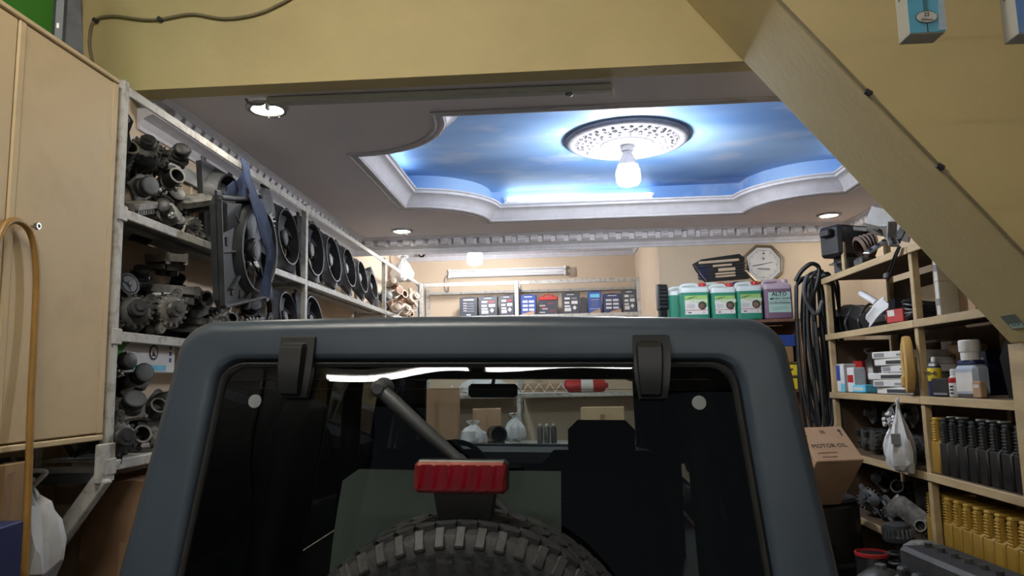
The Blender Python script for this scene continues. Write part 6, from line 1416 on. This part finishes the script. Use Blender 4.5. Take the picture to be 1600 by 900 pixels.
# sticker on the soffit
n_ = Vector((-SL, 0, -1)).normalized()*-1; n_ = Vector((SL, 0, -1)).normalized()
pc = None
for k in range(1):
    d = ray(1584, 503); num = sz(0)-CZ; # plane z = sz(0)+SL*x
    tt = num/(d.z-SL*d.x); pc = d*tt; pc.z += CZ
ex = Vector((1, 0, SL)).normalized(); ey = Vector((0, 1, 0)); nn = ex.cross(ey)
if nn.z > 0: nn = -nn
mm = Matrix((ex, ey, nn)).transposed().to_4x4(); mm.translation = pc+nn*.001
t = thing('sticker', 'small green and grey sticker on the stair soffit', 'sticker', M=mm)
MB().cbox((0,0,0), (.075, .10, .0016), .0003).build('backing', mat('grey_green_sticker', (.14,.19,.16), .6, var=.1), t); MB().box((.02,0,.001), (.022,.085,.001)).build('pale_strip', M_['mint'], t); MB().box((.034,-.01,.001), (.006,.08,.001)).build('red_strip', M_['rust'], t)
for k in range(3): MB().box((.014,-.02+.02*k,.0018), (.006,.01,.0006)).build('printed_mark', M_['ink'], t)
# ------------------------------------------------------------------ unseen cupboards added to shade the right rack and darken the window reflection
t = thing('added_cupboard', 'tall grey cupboard added unseen right of the viewer to shade the right rack', 'cupboard', (2.25, .62, 0))
MB().cbox((0,0,1.1), (1.2, .9, 2.2), .01).build('body', M_['grey_dusty'], t)
for s_ in (-1, 1):
    d = MB().cbox((-.612, s_*.22, 1.1), (.02, .43, 2.1), .004).build('door', M_['grey_dusty'], t); MB().cbox((-.63, s_*.04, 1.1), (.02, .02, .14), .005).build('handle', M_['steel'], d)
t = thing('added_cupboard', 'tall dark cupboard added unseen on the left to darken the window reflection', 'cupboard', (-2.07, -.72, 0))
MB().cbox((0,0,1.25), (.5, 3.8, 2.5), .01).build('body', M_['black_dusty'], t)
for k in range(4):
    d = MB().cbox((.26, -1.42+.95*k, 1.25), (.02, .92, 2.4), .004).build('door', M_['black_dusty'], t); MB().cbox((.278, -1.05+.95*k, 1.2), (.02, .02, .14), .005).build('handle', M_['steel'], d)
# ------------------------------------------------------------------ small shifts that let touching parts sit apart
NUDGE = {'throttle_body.006':(0.0,-0.02,0.0),'throttle_body.015':(0.0,-0.05,0.0),'exhaust_pipe':(0.014,0.0,0.014),'black_barrel':(0.0,0.05,0.0),'water_pump.001':(0.02,0.0,0.0),'water_pump.003':(0.0,0.0,0.01),'water_pump.004':(0.029,0.025,0.0),'water_pump.014':(0.0,0.0,0.01),'blue_cloth':(0.035,0.0,0.0),'blue_cloth.001':(-0.035,0.0,0.0),'coolant_jug.004':(0.02,0.0,0.0),'oil_jug':(0.0,-0.004,0.0),'oil_jug.010':(0.035,0.0,0.0),'gear_case.001':(0.05,0.0,0.0),'gear_case.002':(0.014,-0.014,0.0),'gear_case.003':(-0.007,0.007,0.0),'gear_case.005':(0.0,0.0,0.01),'gear_case.006':(0.0,0.0,0.004),'gear_case.007':(0.0,0.035,0.0),'gear_case.008':(0.0,-0.007,0.007),'gear_case.009':(0.0,0.0,0.035),'gear_case.010':(-0.014,0.014,0.0),'gear_case.011':(0.0,0.025,0.025),'gear_case.012':(0.025,0.0,0.025),'gear_case.013':(0.0,0.0,0.02),'gear_case.014':(0.0,0.0,0.035),'gear_case.015':(0.0,0.0,0.05),'battery_tray':(0.0,0.014,0.014),'carton.002':(-0.05,0.0,0.0),'carton.005':(-0.05,0.0,0.0),'carton.009':(0.035,0.0,0.0),'leaning_board':(0.0,0.0,0.004),'foam_block':(0.0,-0.004,0.0),'flat_carton':(-0.004,0.0,0.0),'flat_carton.001':(-0.02,0.0,0.0),'flat_carton.002':(-0.01,0.0,0.0),'flat_carton.003':(0.004,0.0,0.0),'flat_carton.004':(0.004,0.0,0.0),'flat_carton.005':(-0.004,0.0,0.0),'printed_box.015':(0.05,0.0,0.0),'printed_box.017':(0.05,0.0,0.0),'bottle':(0.0,0.02,0.0),'suspension_strut':(0.0,0.0,0.004),'curved_cover':(-0.01,0.0,0.0),'drive_belt.001':(0.003,0.003,0.0),'drive_belt.003':(0.0,-0.004,0.0),'drive_belt.004':(-0.05,0.0,0.0),'drive_belt.007':(-0.02,0.0,0.0),'drive_belt.009':(0.0,-0.004,0.0),'drive_belt.010':(-0.035,0.0,0.0),'oil_filter_can':(-0.004,0.0,0.0),'plastic_bag.001':(-0.035,-0.035,0.0),'plastic_bag.002':(0.0,-0.035,0.0),'plastic_bag.003':(-0.035,0.0,0.0),'plastic_bag.004':(0.0,0.0,0.01),'plastic_bag.005':(0.025,0.0,0.025),'plastic_bag.006':(0.0,0.0,0.01),'plastic_bag.007':(0.05,0.0,0.0),'plastic_bag.008':(-0.01,0.0,0.0),'starter_motor':(0.035,0.0,0.02),'starter_motor.001':(-0.02,0.0,0.0),'starter_motor.004':(0.025,0.0,0.025),'starter_motor.006':(-0.025,-0.025,0.0),'starter_motor.013':(0.0,0.025,0.025),'starter_motor.018':(-0.025,0.0,0.025),'alternator.001':(0.003,0.0,0.003),'alternator.002':(0.035,-0.035,0.0),'alternator.004':(0.014,0.014,0.0),'alternator.005':(0.035,0.0,0.035),'alternator.007':(0.0,0.0,0.035),'alternator.008':(0.035,0.0,0.0),'alternator.009':(0.007,0.007,0.0),'alternator.010':(-0.025,0.025,0.0),'alternator.011':(0.0,0.0,0.01),'alternator.013':(0.025,-0.025,0.0),'alternator.014':(0.014,0.035,0.014),'alternator.015':(-0.075,0.0,0.025),'alternator.016':(0.014,0.014,0.0),'alternator.017':(0.014,0.0,0.014),'alternator.024':(0.0,0.0,0.01),'hose':(0.0,0.0,0.004),'cable_reel':(0.0,-0.035,0.0),'spring_lattice':(0.0,-0.004,0.0),'narrow_box':(-0.02,0.0,0.0),'plastic_sheet':(0.0,0.0,0.01),'clay_pot':(0.085,0.0,0.0),'engine_undertray':(0.055,0.035,0.0)}
bpy.context.view_layer.update()
for n_, d_ in NUDGE.items():
    o = bpy.data.objects.get(n_)
    if o: o.matrix_world = Matrix.Translation(d_) @ o.matrix_world
